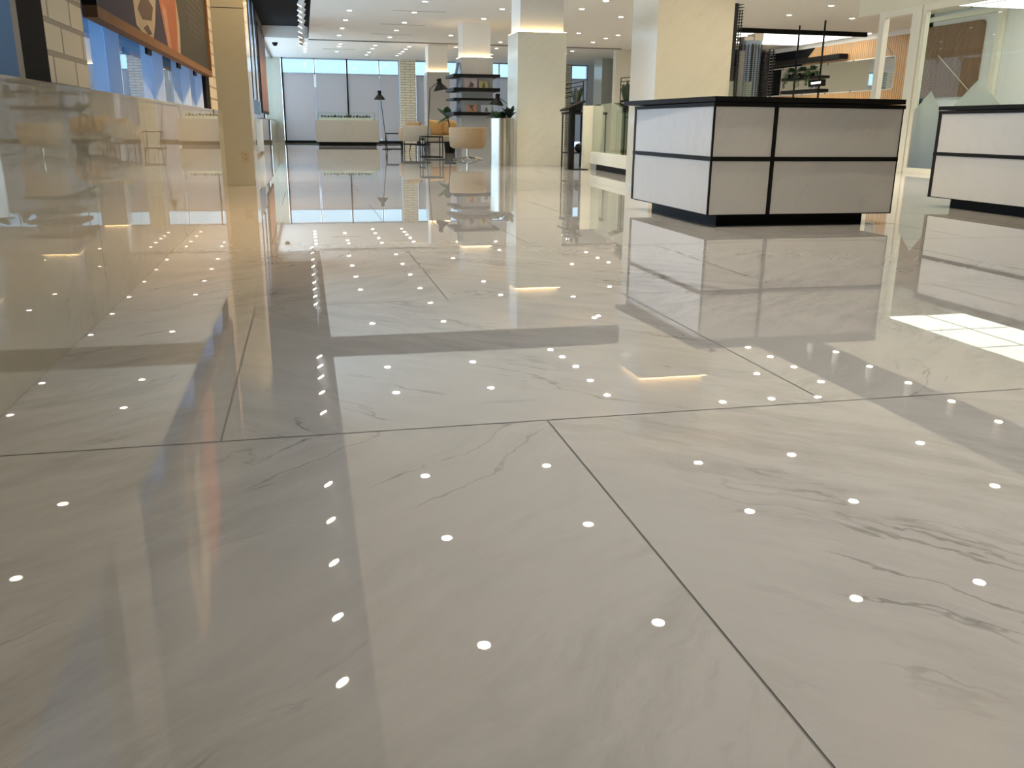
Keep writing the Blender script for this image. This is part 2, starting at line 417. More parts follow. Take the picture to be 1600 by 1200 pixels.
# ------------------------------------------------------------------ left wall
dado = MB(); dado.box(-1.30, -0.800, -6.2, 9.60, 0, 0.828)
ys = [-6.2, -4.55, -2.9, -1.25, 0.40, 2.04, 3.68, 5.30, 6.93, 8.56, 9.60]
for a, b in zip(ys, ys[1:]): dado.box(-0.800, -0.790, a + .0012, b - .0012, 0.001, 0.828)
dado.box(-1.30, -0.787, -6.2, 9.60, 0.828, 0.842)
struct(dado.build('wall_left', M['dado']))
M['pier'] = M['brick_big']
sbox('wall_left', M['pier'], -1.30, -0.822, 3.36, 3.97, 0.842, 3.60)
sbox('wall_left', M['pier'], -1.30, -0.822, 8.93, 9.60, 0.842, 3.60)
# black jamb panels beside the piers
sbox('trim_2', M['black_matt'], -1.0, -0.815, 3.06, 3.36, 0.842, 3.60)
sbox('trim_3', M['frame_grey'], -1.0, -0.812, 3.00, 3.06, 0.842, 3.60)
sbox('trim_4', M['black_matt'], -1.0, -0.826, 8.60, 8.93, 0.842, 3.60)
# window 1: bright bay left of the near pier
w1 = struct(MB().box(-0.94, -0.90, 1.6, 3.0, 0.842, 0.853).box(-0.94, -0.90, 1.6, 3.0, 3.45, 3.60).build('window_1', M['frame_grey']))
sbox('wall_left', M['pier'], -1.30, -0.822, -6.2, 1.6, 0.842, 3.60)  # unseen stretch, made solid to keep blue daylight off the near floor
MB().box(-0.925, -0.915, 1.6, 3.0, 0.853, 3.45).build('pane', M['pane_blue'], w1)
# window 2: bay behind the hanging picture, with fins against the glass, daylight blue put into their colour
w2 = struct(MB().box(-0.96, -0.90, 3.97, 8.60, 1.20, 1.26).box(-0.96, -0.90, 3.97, 8.60, 3.45, 3.60).build('window_2', M['frame_grey']))
MB().box(-0.915, -0.905, 3.97, 8.60, 0.842, 3.45).build('pane', M['pane_dark'], w2)
for y in (4.78, 6.18, 7.55, 8.45):
    MB().box(-0.904, -0.842, y, y + .012, 0.843, 3.45).build('fin', M['fin'], w2)
# pier column that steps out of the wall, then the further bay
cA = thing('pier_column', 'beige marble pier standing out of the left wall beside the framed picture', 'column', (-0.95, 11.7, 0))
MB().box(-1.32, -0.60, 11.30, 12.10, 0, 1.995).box(-1.32, -0.60, 11.30, 12.10, 2.003, 3.60).build('cladding', M['tan_marble'], cA)
o = MB().box(-0.735, -0.655, 11.293, 11.2995, 0.28, 0.40, bev=0.002).build('outlet_plate', M['beige'], cA)
MB().box(-0.708, -0.682, 11.290, 11.2932, 0.352, 0.378).box(-0.708, -0.682, 11.290, 11.2932, 0.302, 0.328).build('socket', plain('socket_plastic', (0.36, 0.32, 0.24), 0.5), o)
sbox('wall_left', M['dado'], -1.35, -1.05, 9.60, 11.30, 0, 3.60)
d2 = MB().box(-1.35, -1.01, 24.0, 37.8, 0, 0.83); d2.box(-1.35, -1.0, 24.0, 37.8, 0.83, 0.845)
struct(d2.build('wall_left', M['dado']))
w3 = struct(MB().box(-1.12, -1.06, 12.1, 37.8, 3.2, 3.60).box(-1.12, -1.06, 24.0, 37.8, 0.845, 0.88).box(-1.12, -1.06, 12.1, 24.0, 0, 0.06).build('window_3', M['frame_grey']))
MB().box(-1.10, -1.09, 12.1, 24.0, 0.06, 3.2).build('pane', M['pane'], w3)
MB().box(-1.10, -1.09, 24.0, 37.8, 0.88, 3.2).build('pane', M['pane'], w3)

# framed picture over window 2
pc = thing('framed_picture', 'huge wood-framed picture hung across the left window, grey and orange draped figures', 'picture', (-0.81, 6.45, 1.13))
Y0, Y1, Z0, Z1 = 4.06, 8.82, 1.125, 3.22
MB().box(-0.836, -0.780, Y0, Y1, Z0, Z0 + .045).build('bottom_rail', M['wood_frame'], pc)
MB().box(-0.836, -0.780, Y0, Y1, Z1 - .045, Z1).build('top_rail', M['wood_frame'], pc)
MB().box(-0.836, -0.780, Y1 - .05, Y1, Z0 + .045, Z1 - .045).build('side_rail', M['wood_frame'], pc)
MB().box(-0.836, -0.780, Y0, Y0 + .05, Z0 + .045, Z1 - .045).build('side_rail', M['black'], pc)
M['art_navy'] = plain('art_navy', (0.030, 0.025, 0.045), 0.55, spec=0.08)
M['art_olive'] = plain('art_olive', (0.036, 0.034, 0.024), 0.55, spec=0.08)
M['art_stone'] = plain('art_stone', (0.240, 0.216, 0.168), 0.6, spec=0.08, noise=.25, nscale=5)
M['art_brown'] = plain('art_brown', (0.078, 0.060, 0.051), 0.6, spec=0.08)
M['art_orange'] = plain('art_orange', (0.216, 0.081, 0.045), 0.6, spec=0.08, noise=.25, nscale=5)
M['art_pink'] = plain('art_pink', (0.252, 0.162, 0.120), 0.6, spec=0.08)
px = -0.800
cv = MB().box(px - .03, px, Y0 + .05, Y1 - .05, Z0 + .045, Z1 - .045).build('canvas', M['art_navy'], pc)
def art(name, mat, pts, lift=.0012): return MB().poly([(px, y, z) for y, z in pts], (lift, 0, 0)).build(name, M[mat], cv)
zb = Z0 + .046
art('dark_field', 'art_olive', [(6.80, zb), (8.76, zb), (8.76, Z1 - .05), (6.70, Z1 - .05)])
art('grey_drapery', 'art_stone', [(5.05, 1.31), (5.08, 1.20), (5.30, zb), (5.60, zb), (5.72, 1.26), (5.84, 1.41), (5.92, 2.0), (5.6, 2.6), (5.1, 2.4), (4.95, 1.8)])
art('grey_drapery', 'art_brown', [(5.17, 1.285), (5.29, 1.245), (5.60, 1.27), (5.70, 1.35), (5.40, 1.40)], .002)
art('grey_drapery', 'art_brown', [(5.30, 1.205), (5.45, 1.18), (5.58, 1.20), (5.44, 1.235)], .002)
art('grey_drapery', 'art_brown', [(5.12, 1.50), (5.42, 1.46), (5.50, 1.9), (5.25, 2.1)], .002)
art('orange_drapery', 'art_orange', [(6.18, zb), (6.74, zb), (6.84, 1.37), (6.74, 1.53), (6.62, 2.2), (6.0, 2.5), (5.88, 1.60), (5.98, 1.40), (6.10, 1.26)])
art('orange_drapery', 'art_pink', [(6.20, zb), (6.34, zb), (6.24, 1.40), (6.05, 1.42)], .002)
art('orange_drapery', 'art_stone', [(6.66, zb), (6.78, zb), (6.86, 1.37), (6.76, 1.54), (6.72, 1.37)], .002)
M['art_print'] = brick_mat('art_print', (0.036, 0.034, 0.024), (0.036, 0.034, 0.024), 0.07, 0.045, 0.017)
for n_ in M['art_print'].node_tree.nodes:
    if n_.type == 'TEX_BRICK': n_.inputs['Color2'].default_value = (0.13, 0.12, 0.095, 1)
    if n_.type == 'BSDF_PRINCIPLED': n_.inputs['Specular IOR Level'].default_value = 0.08
MB().box(px + .0013, px + .0019, 7.35, 8.50, 1.38, 2.5).build('small_print', M['art_print'], cv)
for y in (5.6, 6.9, 7.9): MB().box(-0.85, -0.837, y, y + .16, 1.095, 1.13).build('bracket', M['black'], pc)

# hanging displays beyond the pier
for i, y in enumerate((16.9, 18.6, 20.2, 21.7)):
    lab = ('first', 'second', 'third', 'fourth')[i]
    h = thing('hanging_banner', f'{lab} tall black-edged glossy banner hung past the beige pier', 'banner', (-0.97, y, 1.2), 'banners past the pier')
    MB().box(-0.985, -0.955, y, y + .62, 1.22, 3.3).build('sheet', M['tower_glass'], h)
    MB().box(-0.990, -0.945, y + .62, y + .95, 1.22, 3.3).build('edge_board', M['black'], h)
hp = thing('wall_picture', 'purple-grey picture in a dark frame on the left wall near the far windows', 'picture', (-0.97, 25.5, 1.0))
MB().box(-0.99, -0.95, 23.4, 27.6, 0.98, 3.1).build('frame', M['black'], hp)
hc = MB().box(-0.95, -0.946, 23.55, 27.45, 1.05, 3.02).build('print', plain('print_mauve', (0.20, 0.13, 0.15), 0.6, noise=.5, nscale=1.5), hp)

# ------------------------------------------------------------------ far wall: tall windows with roller shades
YF = 37.8
FX = [-0.71, 0.56, 1.83, 3.12, 3.90]
def far_window(n, xs, dark=()):
    f = MB()
    for x in xs: f.box(x - .022, x + .022, YF - .02, YF + .08, 0.10, ZC + .02)
    f.box(xs[0], xs[-1], YF - .02, YF + .08, 2.655, 2.70); f.box(xs[0], xs[-1], YF - .02, YF + .08, ZC - .04, ZC + .02)
    w = struct(f.build(f'window_{n}', M['frame_blue']))
    for a, b in zip(xs, xs[1:]):
        MB().box(a + .035, b - .035, YF + .03, YF + .04, 2.70, ZC - .04).build('pane', M['pane_far'], w)
        MB().box(a + .035, b - .035, YF + .045, YF + .05, 0.10, 2.655).build('pane', M['pane_far'], w)
        MB().box(a + .03, b - .03, YF - .008, YF - .004, 0.105, 2.66).build('roller_shade', M['shade'], w)
    for x in dark: MB().box(x - .03, x + .03, YF - .05, YF - .021, 0.1, ZC).build('mullion_cover', M['black'], w)
    return w
far_window(4, FX, dark=(-0.70, 1.83))
far_window(5, [4.58, 5.6, 6.85, 8.1, 9.35, 10.6, 11.25, 11.95])
sbox('wall_far', M['tan_marble'], -1.35, -0.75, YF - .05, YF + .3, 0, ZR)
sbox('wall_far', M['brick'], 3.94, 4.56, YF - .35, YF + .3, 0, ZR)
sbox('wall_far', M['brick'], 10.85, 11.15, YF - .30, YF - .06, 0, ZC + .01)
sbox('wall_far', M['white'], 11.98, 20, YF - .05, YF + .3, 0, ZR)
sbox('wall_far', M['white'], -0.75, 3.94, YF + .08, YF + .3, ZC + .02, ZR)
sbox('wall_far', M['white'], 4.56, 11.98, YF + .08, YF + .3, ZC + .02, ZR)
sbox('baseboard_far', M['black'], -0.75, 3.93, YF - .06, YF + .08, 0, 0.10)
sbox('baseboard_far', M['black'], 4.57, 10.84, YF - .06, YF + .08, 0, 0.10)
# right part at the back
sbox('wall_back', M['tan_marble'], 11.35, 11.95, 34.0, 35.0, 0, ZC + .012)
sbox('wall_back', M['white'], 11.25, 16.6, 32.0, 32.3, 0, ZC + .012)
sbox('wall_back', M['cream'], 10.50, 14.6, 30.0, 30.3, 0, ZC + .012)
sbox('wall_back', M['black_matt'], 14.6, 20, 29.0, 29.4, 0, ZC)
# city towers outside the shaded glass
for (x, y, w, h, nm) in ((1.15, 52, 1.1, 2.7, 'left'), (2.9, 52, 0.8, 2.2, 'middle'), (4.6, 52, 1.3, 2.9, 'right')):
    t = thing('office_tower', {'left': 'grey tower block seen through the shade left of the dark mullion', 'middle': 'lower grey tower block seen through the shade beside the dark mullion', 'right': 'pale tower block seen through the shade right of the dark mullion'}[nm], 'building', (x, y, 0))
    tb = MB(); tb.box(x - w / 2, x + w / 2, y, y + 1, 0, h); tb.box(x - w / 4, x + w / 4, y + .1, y + .7, h, h + .35)
    tb.build('block', M['city'], t)

# ------------------------------------------------------------------ right side: glass meeting room, oak bar
XG, YG = 10.6, 14.3
gr = struct(MB().box(XG - .03, XG + .05, 4.0, YG, 0.0, 0.075).box(XG - .03, XG + .05, 4.0, YG, 2.70, 2.80)
            .box(XG - .03, XG + .05, YG - .09, YG, 0.075, 2.70).build('window_6', M['frame_white']))
PJ = [4.0, 5.6, 7.2, 8.7, 10.2, 11.45, 12.2, 13.3, YG - .09]
for a, b in zip(PJ, PJ[1:]):
    MB().box(XG, XG + .012, a + .004, b - .004, 0.075, 2.70).build('pane', M['room_glass'], gr)
film = film_mat('frosted_film', (0.30, 0.36, 0.42), (0.62, 0.68, 0.62), 0.1, 1.45, 0.93, 0.55)
fm = MB()
def tri(pts, dx): fm.poly([(XG - .002 - dx, y, z) for y, z in pts], (.0012, 0, 0))
tri([(YG - .09, .08), (YG - .09, 1.08), (13.85, 1.38), (13.50, 1.0), (13.42, 0.9), (13.42, .08)], 0)
tri([(13.42, .08), (13.42, 0.98), (12.75, 1.52), (11.9, 0.9), (11.9, .08)], 0)
tri([(11.9, .08), (11.9, 0.9), (11.0, 1.3), (10.0, .7), (9.0, 1.35), (8.0, .8), (7.0, 1.3), (5.9, .7), (4.0, 1.2), (4.0, .08)], 0)
fm.build('frosted_film', film, gr)
# header and door opening beside the glass
sbox('wall_right', M['cream'], XG - .04, XG + .06, -6.2, 16.2, 2.80, ZC)
sbox('wall_right', M['white'], XG - .04, XG + .06, -6.2, 4.0, 0, 2.80)
dr = struct(MB().box(XG - .05, XG + .06, 15.35, 15.50, 0, 2.80).box(XG - .05, XG + .06, YG + .01, YG + .26, 0, 2.80).box(XG - .05, XG + .06, YG + .26, 15.35, 2.70, 2.80).build('door_1', M['frame_white']))
# meeting room inside: white walls, oak wall panel, luminous ceiling, white inner frame
sbox('wall_meeting_room', M['white'], 14.12, 14.30, -6.2, 18.9, 0, ZC)
sbox('wall_meeting_room', M['white'], 10.68, 14.12, 3.6, 3.8, 0, ZC)
inner = MB()
op = thing('oak_wall_panel', 'brown slatted oak panel with rounded corners behind the meeting room glass', 'wall panel', (14.06, 17.6, 1.45))
def rrect(y0, y1, z0, z1, r, n=6):
    P = []
    for cy, cz, a0 in ((y1 - r, z1 - r, 0), (y0 + r, z1 - r, 90), (y0 + r, z0 + r, 180), (y1 - r, z0 + r, 270)):
        for i in range(n + 1):
            a = math.radians(a0 + 90 * i / n); P.append((cy + r * math.cos(a), cz + r * math.sin(a)))
    return P
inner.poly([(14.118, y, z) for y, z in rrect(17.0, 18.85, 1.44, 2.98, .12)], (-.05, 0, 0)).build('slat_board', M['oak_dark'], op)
MB().tube([(14.05, 18.3, 2.35), (14.05, 17.15, 1.55)], .008).build('light_line', M['frame_white'], op)
sbox('trim_5', M['frame_white'], 14.02, 14.115, 16.45, 16.60, 0.3, 3.18)
sbox('trim_5', M['frame_white'], 14.02, 14.115, 16.60, 18.88, 3.08, 3.18)
lm = thing('luminous_ceiling_panel', 'big white glowing ceiling panel inside the glass meeting room', 'ceiling light', (12.6, 12.7, 3.0))
MB().box(11.0, 14.0, 10.2, 15.6, 3.0, 3.02).build('diffuser', M['luminous'], lm)
g_ = MB()
for y in (10.2, 11.55, 12.9, 14.25, 15.6): g_.box(10.98, 14.02, y - .012, y + .012, 2.992, 3.03)
for x in (11.0, 12.5, 14.0): g_.box(x - .012, x + .012, 10.2, 15.6, 2.992, 3.03)
g_.build('grid', M['frame_grey'], lm)
sbox('ceiling', M['plaster'], 10.67, 14.12, 3.8, 10.15, 3.0, 3.02)
# oak wall with long mirror
XO_ = 15.4
sbox('wall_right', M['oak'], XO_, XO_ + .2, 18.9, 29.0, 0, 3.12)
sbox('wall_right', M['plaster'], XO_ - .0, XO_ + .2, 18.9, 29.0, 3.12, ZC)
sbox('wall_right', M['white'], 14.12, XO_ + .2, 18.7, 18.9, 0, ZC)
struct(MB().poly([(XO_ - .001, 26.4, 2.64), (XO_ - .001, 29.0, 2.64), (XO_ - .001, 29.0, 3.12), (XO_ - .001, 25.7, 3.12)], (-.010, 0, 0)).build('trim_6', M['black_matt']))
mr = thing('bar_mirror', 'long mirror with rounded corner on the oak slat wall behind the bar', 'mirror', (15.36, 25, 1.78))
MB().poly([(XO_ - .005, y, z) for y, z in rrect(21.72, 28.6, 1.79, 2.60, .10)], (-.012, 0, 0)).build('mirror_glass', M['mirror'], mr)
MB().poly([(XO_ - .0004, y, z) for y, z in rrect(21.69, 28.63, 1.76, 2.63, .12)], (-.006, 0, 0)).build('rim', M['frame_white'], mr)
for y in (22.3, 23.6, 24.9, 26.2, 27.5):
    for z in (1.79, 2.60): MB().cyl((XO_ - .016, y, z), .03, .012, 12, axis=(-1, 0, 0)).build('clip', M['steel'], mr)
bs = tag(MB().box(XO_ - .30, XO_ - .02, 23.9, 28.9, 2.68, 2.82, bev=.006).build('bar_shelf', M['black'], at=(15.24, 26.4, 2.68)), 'long black shelf fixed to the oak wall above the mirror', 'shelf')
wl = tag(MB().tube([(XO_ - .03, 22.3, 3.0), (XO_ - .03, 21.9, 2.65)], .012).build('wall_light', M['frame_white'], at=(XO_ - .03, 22.1, 2.8)), 'slim white diagonal light line on the oak wall left of the post', 'wall light')
# luminous ceiling over the bar with black fascia
lb = thing('luminous_ceiling_panel', 'white glowing ceiling panel over the bar behind a black fascia', 'ceiling light', (13.2, 24.4, ZC))
MB().box(10.9, 15.2, 22.62, 26.4, ZC - .02, ZC - .004).build('diffuser', M['luminous'], lb)
MB().box(10.7, 15.0, 22.50, 22.60, ZC - .115, ZC - .002).build('fascia', M['black'], lb)
# hanging bar shelf on black rods
hs = thing('hanging_bar_shelf', 'black two-tier shelf hung on rods over the bar', 'shelf', (12.45, 21.0, 1.62))
for y in (21.62, 20.45): MB().cyl((12.45, y, 1.0), .022, ZC - 1.0, 12).build('rod', M['black'], hs)
MB().box(12.28, 12.60, 20.25, 22.0, 1.925, 1.99, bev=.004).build('tier', M['black'], hs)
MB().box(12.28, 12.60, 20.25, 22.0, 1.60, 1.68, bev=.004).build('tier', M['black'], hs)
for i, y in enumerate((21.75, 21.2, 20.72)):
    lab = ('farthest', 'middle', 'nearest')[i]
    p = thing('trailing_plant', f'{lab} trailing green plant on the hanging bar shelf', 'plant', (12.40, y, 1.99), 'plants on the hanging shelf')
    b = MB(); q = random.Random(i)
    for _ in range(90):
        th, ph = q.uniform(0, 2 * PI), q.uniform(-.4, 1.4)
        d = (math.cos(th) * math.cos(ph), math.sin(th) * math.cos(ph), math.sin(ph))
        b.leaf((12.40 + d[0] * .08, y + d[1] * .09, 2.10 + d[2] * .06), d, .13, .06, .3)
    for _ in range(5):
        yy = y + q.uniform(-.12, .12); l = q.uniform(.12, .3)
        for s in range(7): b.leaf((12.26, yy + q.uniform(-.02, .02), 2.02 - l * s / 6), (-.3, q.uniform(-1, 1), -.6), .07, .035, .1)
    b.build('foliage', M['leaf'], p)
    MB().lathe((12.40, y, 1.992), [(.06, 0), (.085, .09), (.075, .09), (.07, .02)], 16).build('pot', M['black'], p)
ls = thing('lit_sign_box', 'small black box sign with glowing white strip on the bar shelf', 'sign', (12.40, 20.48, 1.70))
MB().box(12.36, 12.46, 20.18, 20.80, 1.74, 1.90, bev=.003).build('case', M['black'], ls)
sg = MB(); q = random.Random(2)
sg.poly([(12.3595, y, z) for y, z in ((20.24, 1.80), (20.66, 1.79), (20.68, 1.84), (20.24, 1.85))], (-.003, 0, 0))
sg.build('lit_face', M['sign_light'], ls)
for i, y in enumerate((20.55, 20.75)):
    tag(MB().lathe((12.42, y, 1.681), [(.03, 0), (.045, .05), (.04, .055), (.03, .01)], 16).build('cup', M['paper'], at=(12.42, y, 1.681)), ('white cup on the lower bar shelf under the sign, nearer one', 'white cup on the lower bar shelf under the sign, farther one')[i], 'cup', 'cups on the bar shelf')

# ------------------------------------------------------------------ columns with a glowing cove
def column(x0, x1, y0, y1, label, mat='column'):
    t = thing('marble_column', label, 'column', ((x0 + x1) / 2, (y0 + y1) / 2, 0), 'marble columns with cove lights')
    MB().box(x0, x1, y0, y1, 0, 2.425).build('cladding', M[mat], t)
    i = .055
    MB().box(x0 + i, x1 - i, y0 + i, y1 - i, 2.425, ZC).build('upper_shaft', M['plaster'], t)
    l = MB(); e = .008; w = .018; z0, z1 = 2.4252, 2.431
    l.box(x0 + e, x1 - e, y0 + e, y0 + e + w, z0, z1).box(x0 + e, x1 - e, y1 - e - w, y1 - e, z0, z1)
    l.box(x0 + e, x0 + e + w, y0 + e + w, y1 - e - w, z0, z1).box(x1 - e - w, x1 - e, y0 + e + w, y1 - e - w, z0, z1)
    l.build('cove_light', M['led'], t)
    return t
column(4.10, 5.06, 10.30, 11.15, 'marble column rising right behind the front display counter')
column(4.00, 4.95, 17.00, 17.85, 'marble column next to the steel cylinder planter')
column(4.05, 4.88, 23.55, 24.40, 'marble column carrying the four black book shelves', 'grey_marble') if False else None
M['grey_marble'] = marble('grey_marble', (0.44, 0.42, 0.38), (0.62, 0.60, 0.55), rough=0.10, rot=(0.3, 0.6, 0.25), scale=1.0, amt=0.35)
column(4.05, 4.88, 23.55, 24.40, 'grey marble column carrying the four black book shelves', 'grey_marble')
column(4.05, 4.80, 30.20, 31.00, 'farthest grey marble column, behind the lounge sofa', 'grey_marble')
column(4.13, 5.00, 3.05, 3.92, 'nearest marble column on the right, seen only as a floor reflection')

# ------------------------------------------------------------------ lights in the ceiling
def spot(loc, power, ang, blend, col, rad, rot=(0, 0, 0), name='lamp'):
    l = bpy.data.lights.new(name, 'SPOT'); l.energy = power; l.spot_size = ang; l.spot_blend = blend
    l.color = col; l.shadow_soft_size = rad
    o = bpy.data.objects.new(name, l); C.objects.link(o); o.location = loc; o.rotation_euler = rot
    return o
DL_P = 130.0
WARM, WARM2 = (1.0, 0.92, 0.79), (1.0, 0.87, 0.65)
MAIN = [(1.18, y) for y in (5.97, 7.9, 9.55, 12.98, 14.5, 18.0, 22.0, 24.0, 26.0, 28.0)]
MAIN += [(2.67, y) for y in (5.99, 7.91, 9.58, 12.95, 14.55, 17.95, 20.0, 21.95, 24.1, 26.1, 28.1)]
MAIN += [(4.53, 5.99), (4.48, 7.86), (4.54, 9.3), (4.35, 12.22), (4.35, 13.06), (4.37, 13.94), (4.32, 14.61), (4.25, 15.15), (4.5, 20.7), (4.46, 22.65), (4.34, 27.0)]
MAIN += [(5.815, 6.01), (5.75, 7.87), (5.82, 9.31), (5.96, 11.54), (5.5, 14.75), (6.08, 17.87), (6.2, 20.16), (6.17, 28.6),
         (6.775, 11.55), (7.25, 12.9), (7.64, 7.92), (7.73, 9.36), (7.52, 11.48), (7.53, 21.3), (7.68, 20.25), (7.68, 25.2),
         (8.05, 12.25), (8.10, 13.18), (8.05, 13.91), (7.98, 14.63), (8.9, 25.36), (8.88, 26.37), (8.9, 27.66),
         (11.1, 19.8), (11.1, 18.07), (12.8, 19.9), (1.18, 4.0), (2.67, 4.0), (1.18, 2.0), (2.67, 2.0), (1.18, 0.2), (2.67, 0.2)]  # rows nearest the viewer are unseen, added to brighten the near floor
FAR = [(.21, y) for y in (31.2, 32.2, 33.2, 34.1, 35.0)] + [(1.33, y) for y in (31.1, 32.1, 34.3)] + [(2.48, y) for y in (31.2, 32.5, 34.2, 35.5)] + \
      [(3.62, y) for y in (31.3, 32.4, 33.5, 34.4, 35.4)] + [(5.15, 31.0), (6.55, 31.0), (6.9, 33.6), (9.3, 31.2), (9.4, 32.4), (7.9, 34.8)]
proto = None
def downlight(x, y, z, label, group, power, col=(1.0, 0.88, 0.71)):
    global proto
    if proto is None:
        t = thing('downlight', label, 'ceiling light', (0, 0, 0), group)
        MB().lathe((0, 0, 0), [(.052, -.001), (.066, -.004), (.072, -.004), (.072, 0.0), (.052, 0.0)], 24).build('trim_ring', M['white'], t)
        MB().cyl((0, 0, -.0025), .052, .002, 24).build('lamp_disc', M['lamp_disc'], t)
        proto = t; t.location = (x, y, z); t['_o'] = [x, y, z]
    else:
        copy_tree(proto, (x, y, z), label, group)
    if power: spot((x, y, z - .012), power, math.radians(112), 1.0, col, 0.03, name='downlight_lamp')
for x, y in MAIN: downlight(x, y, ZC, 'small round recessed downlight glowing in the white main ceiling', 'downlights in the main ceiling', DL_P * (0.62 if y > 16 and x < 6 else 1.0) * (1.3 if x < 3 and 5.5 < y < 10 else 1.0) * (0.85 if y < 5.5 else 1.0) * (1.8 if x > 6 else 1.0) * (1.25 if y < 3 else 1.0), WARM if x < 4 else WARM2)
for x, y in FAR: downlight(x, y, ZC + .012, 'small round downlight in the far ceiling strip before the shaded windows', 'downlights in the far ceiling strip', DL_P * .75)

# track heads in the black recess on the left
def track_head_proto(name, label, group, axis):
    t = thing(name, label, 'spotlight', (0, 0, 0), group)
    a = Vector(axis).normalized()
    MB().cyl(-a * .11, .052, .19, 20, axis=axis).build('barrel', M['white'], t)
    MB().cyl(a * .0805, .046, .004, 20, axis=axis).build('lamp_disc', M['spot_disc'], t)
    MB().cyl((0, 0, 0.0), .012, ZR - 2.95 - .03, 10).build('stem', M['white'], t)
    return t
HEADS = [5.2, 6.04, 6.92, 7.79, 8.68, 11.12, 12.03, 12.84, 13.45, 14.06, 18.5, 19.4, 20.3, 21.2, 22.4, 23.7, 25.0, 26.3, 27.5]
ax = (-.45, .10, -.88)
hp0 = None
for y in HEADS:
    lab = 'white cylinder spotlight on the track in the black ceiling recess along the left wall'
    if hp0 is None:
        hp0 = track_head_proto('track_spotlight', lab, 'spotlights on the left track', ax); hp0.location = (0.09, y, 2.97)
    else: copy_tree(hp0, (0.09, y, 2.97), lab, 'spotlights on the left track')
    d = Vector(ax).normalized()
    o = spot(Vector((0.09, y, 2.97)) + d * .10, 150.0, math.radians(92), 0.9, (1.0, .62, .26), .03, name='track_lamp')
    o.rotation_euler = Vector((0, 0, -1)).rotation_difference(d).to_euler()
tag(MB().box(0.075, 0.105, -2, 29.2, ZR - .035, ZR).build('lighting_track', M['black'], at=(0.09, 14, ZR - .035)), 'black lighting track in the ceiling recess along the left wall', 'lighting track')
hp1 = None
for y in (13.5, 12.72, 11.78, 10.83, 9.9, 9.02, 7.9, 6.8):
    lab = 'white cylinder spotlight pointing down in the dark ceiling slot over the right counter'
    if hp1 is None:
        hp1 = track_head_proto('slot_spotlight', lab, 'spotlights in the right ceiling slot', (0, 0, -1)); hp1.location = (8.58, y, 2.97)
    else: copy_tree(hp1, (8.58, y, 2.97), lab, 'spotlights in the right ceiling slot')
    spot((8.58, y, 2.86), DL_P, math.radians(90), .8, WARM, .03, name='slot_lamp')
cs = copy_tree(hp1, (5.4, 16.1, 2.97), 'single white cylinder spotlight in the cross slot beside the marble column', 'spotlight in the cross slot')
del cs['group']
tag(MB().box(8.66, 8.80, -2, 15.2, ZR - .04, ZR).build('lighting_track', M['white'], at=(8.73, 8, ZR - .04)), 'white lighting track in the dark slot over the right counter', 'lighting track')

# ceiling slot diffusers, speaker, sensor
for i, (x0, x1, y, lab) in enumerate(((2.25, 3.45, 12.2, 'nearest of the thin dark air slots in the main ceiling'), (2.2, 3.4, 19.35, 'second thin dark air slot in the main ceiling'),
                      (2.14, 3.38, 21.66, 'third thin dark air slot in the main ceiling'), (2.08, 3.28, 24.6, 'fourth thin dark air slot in the main ceiling'),
                      (2.05, 3.3, 27.2, 'farthest thin dark air slot in the main ceiling, by the dark edge strip'))):
    tag(MB().box(x0, x1, y - .03, y + .03, ZC - .004, ZC - .0005).build('air_slot', M['grey_paint'], at=(x0, y, ZC)), lab, 'air vent', 'air slots in the main ceiling')
tag(MB().box(.8, 1.9, 33.1, 33.2, ZC + .006, ZC + .0115).build('air_slot', M['grey_paint'], at=(1.3, 33.1, ZC)), 'thin air slot in the far ceiling strip', 'air vent')
tag(MB().cyl((6.6, 7.95, ZC - .008), .11, .0075, 28).build('ceiling_speaker', M['plaster'], at=(6.6, 7.95, ZC)), 'round flush ceiling speaker over the front counter', 'speaker')
tag(MB().lathe((-.75, 31.2, ZC + .0115), [(.09, 0), (.085, -.05), (.05, -.10), (.001, -.115)], 16).build('dome_camera', M['black'], at=(-.75, 31.2, ZC)), 'small black dome camera on the far ceiling by the left wall', 'camera')

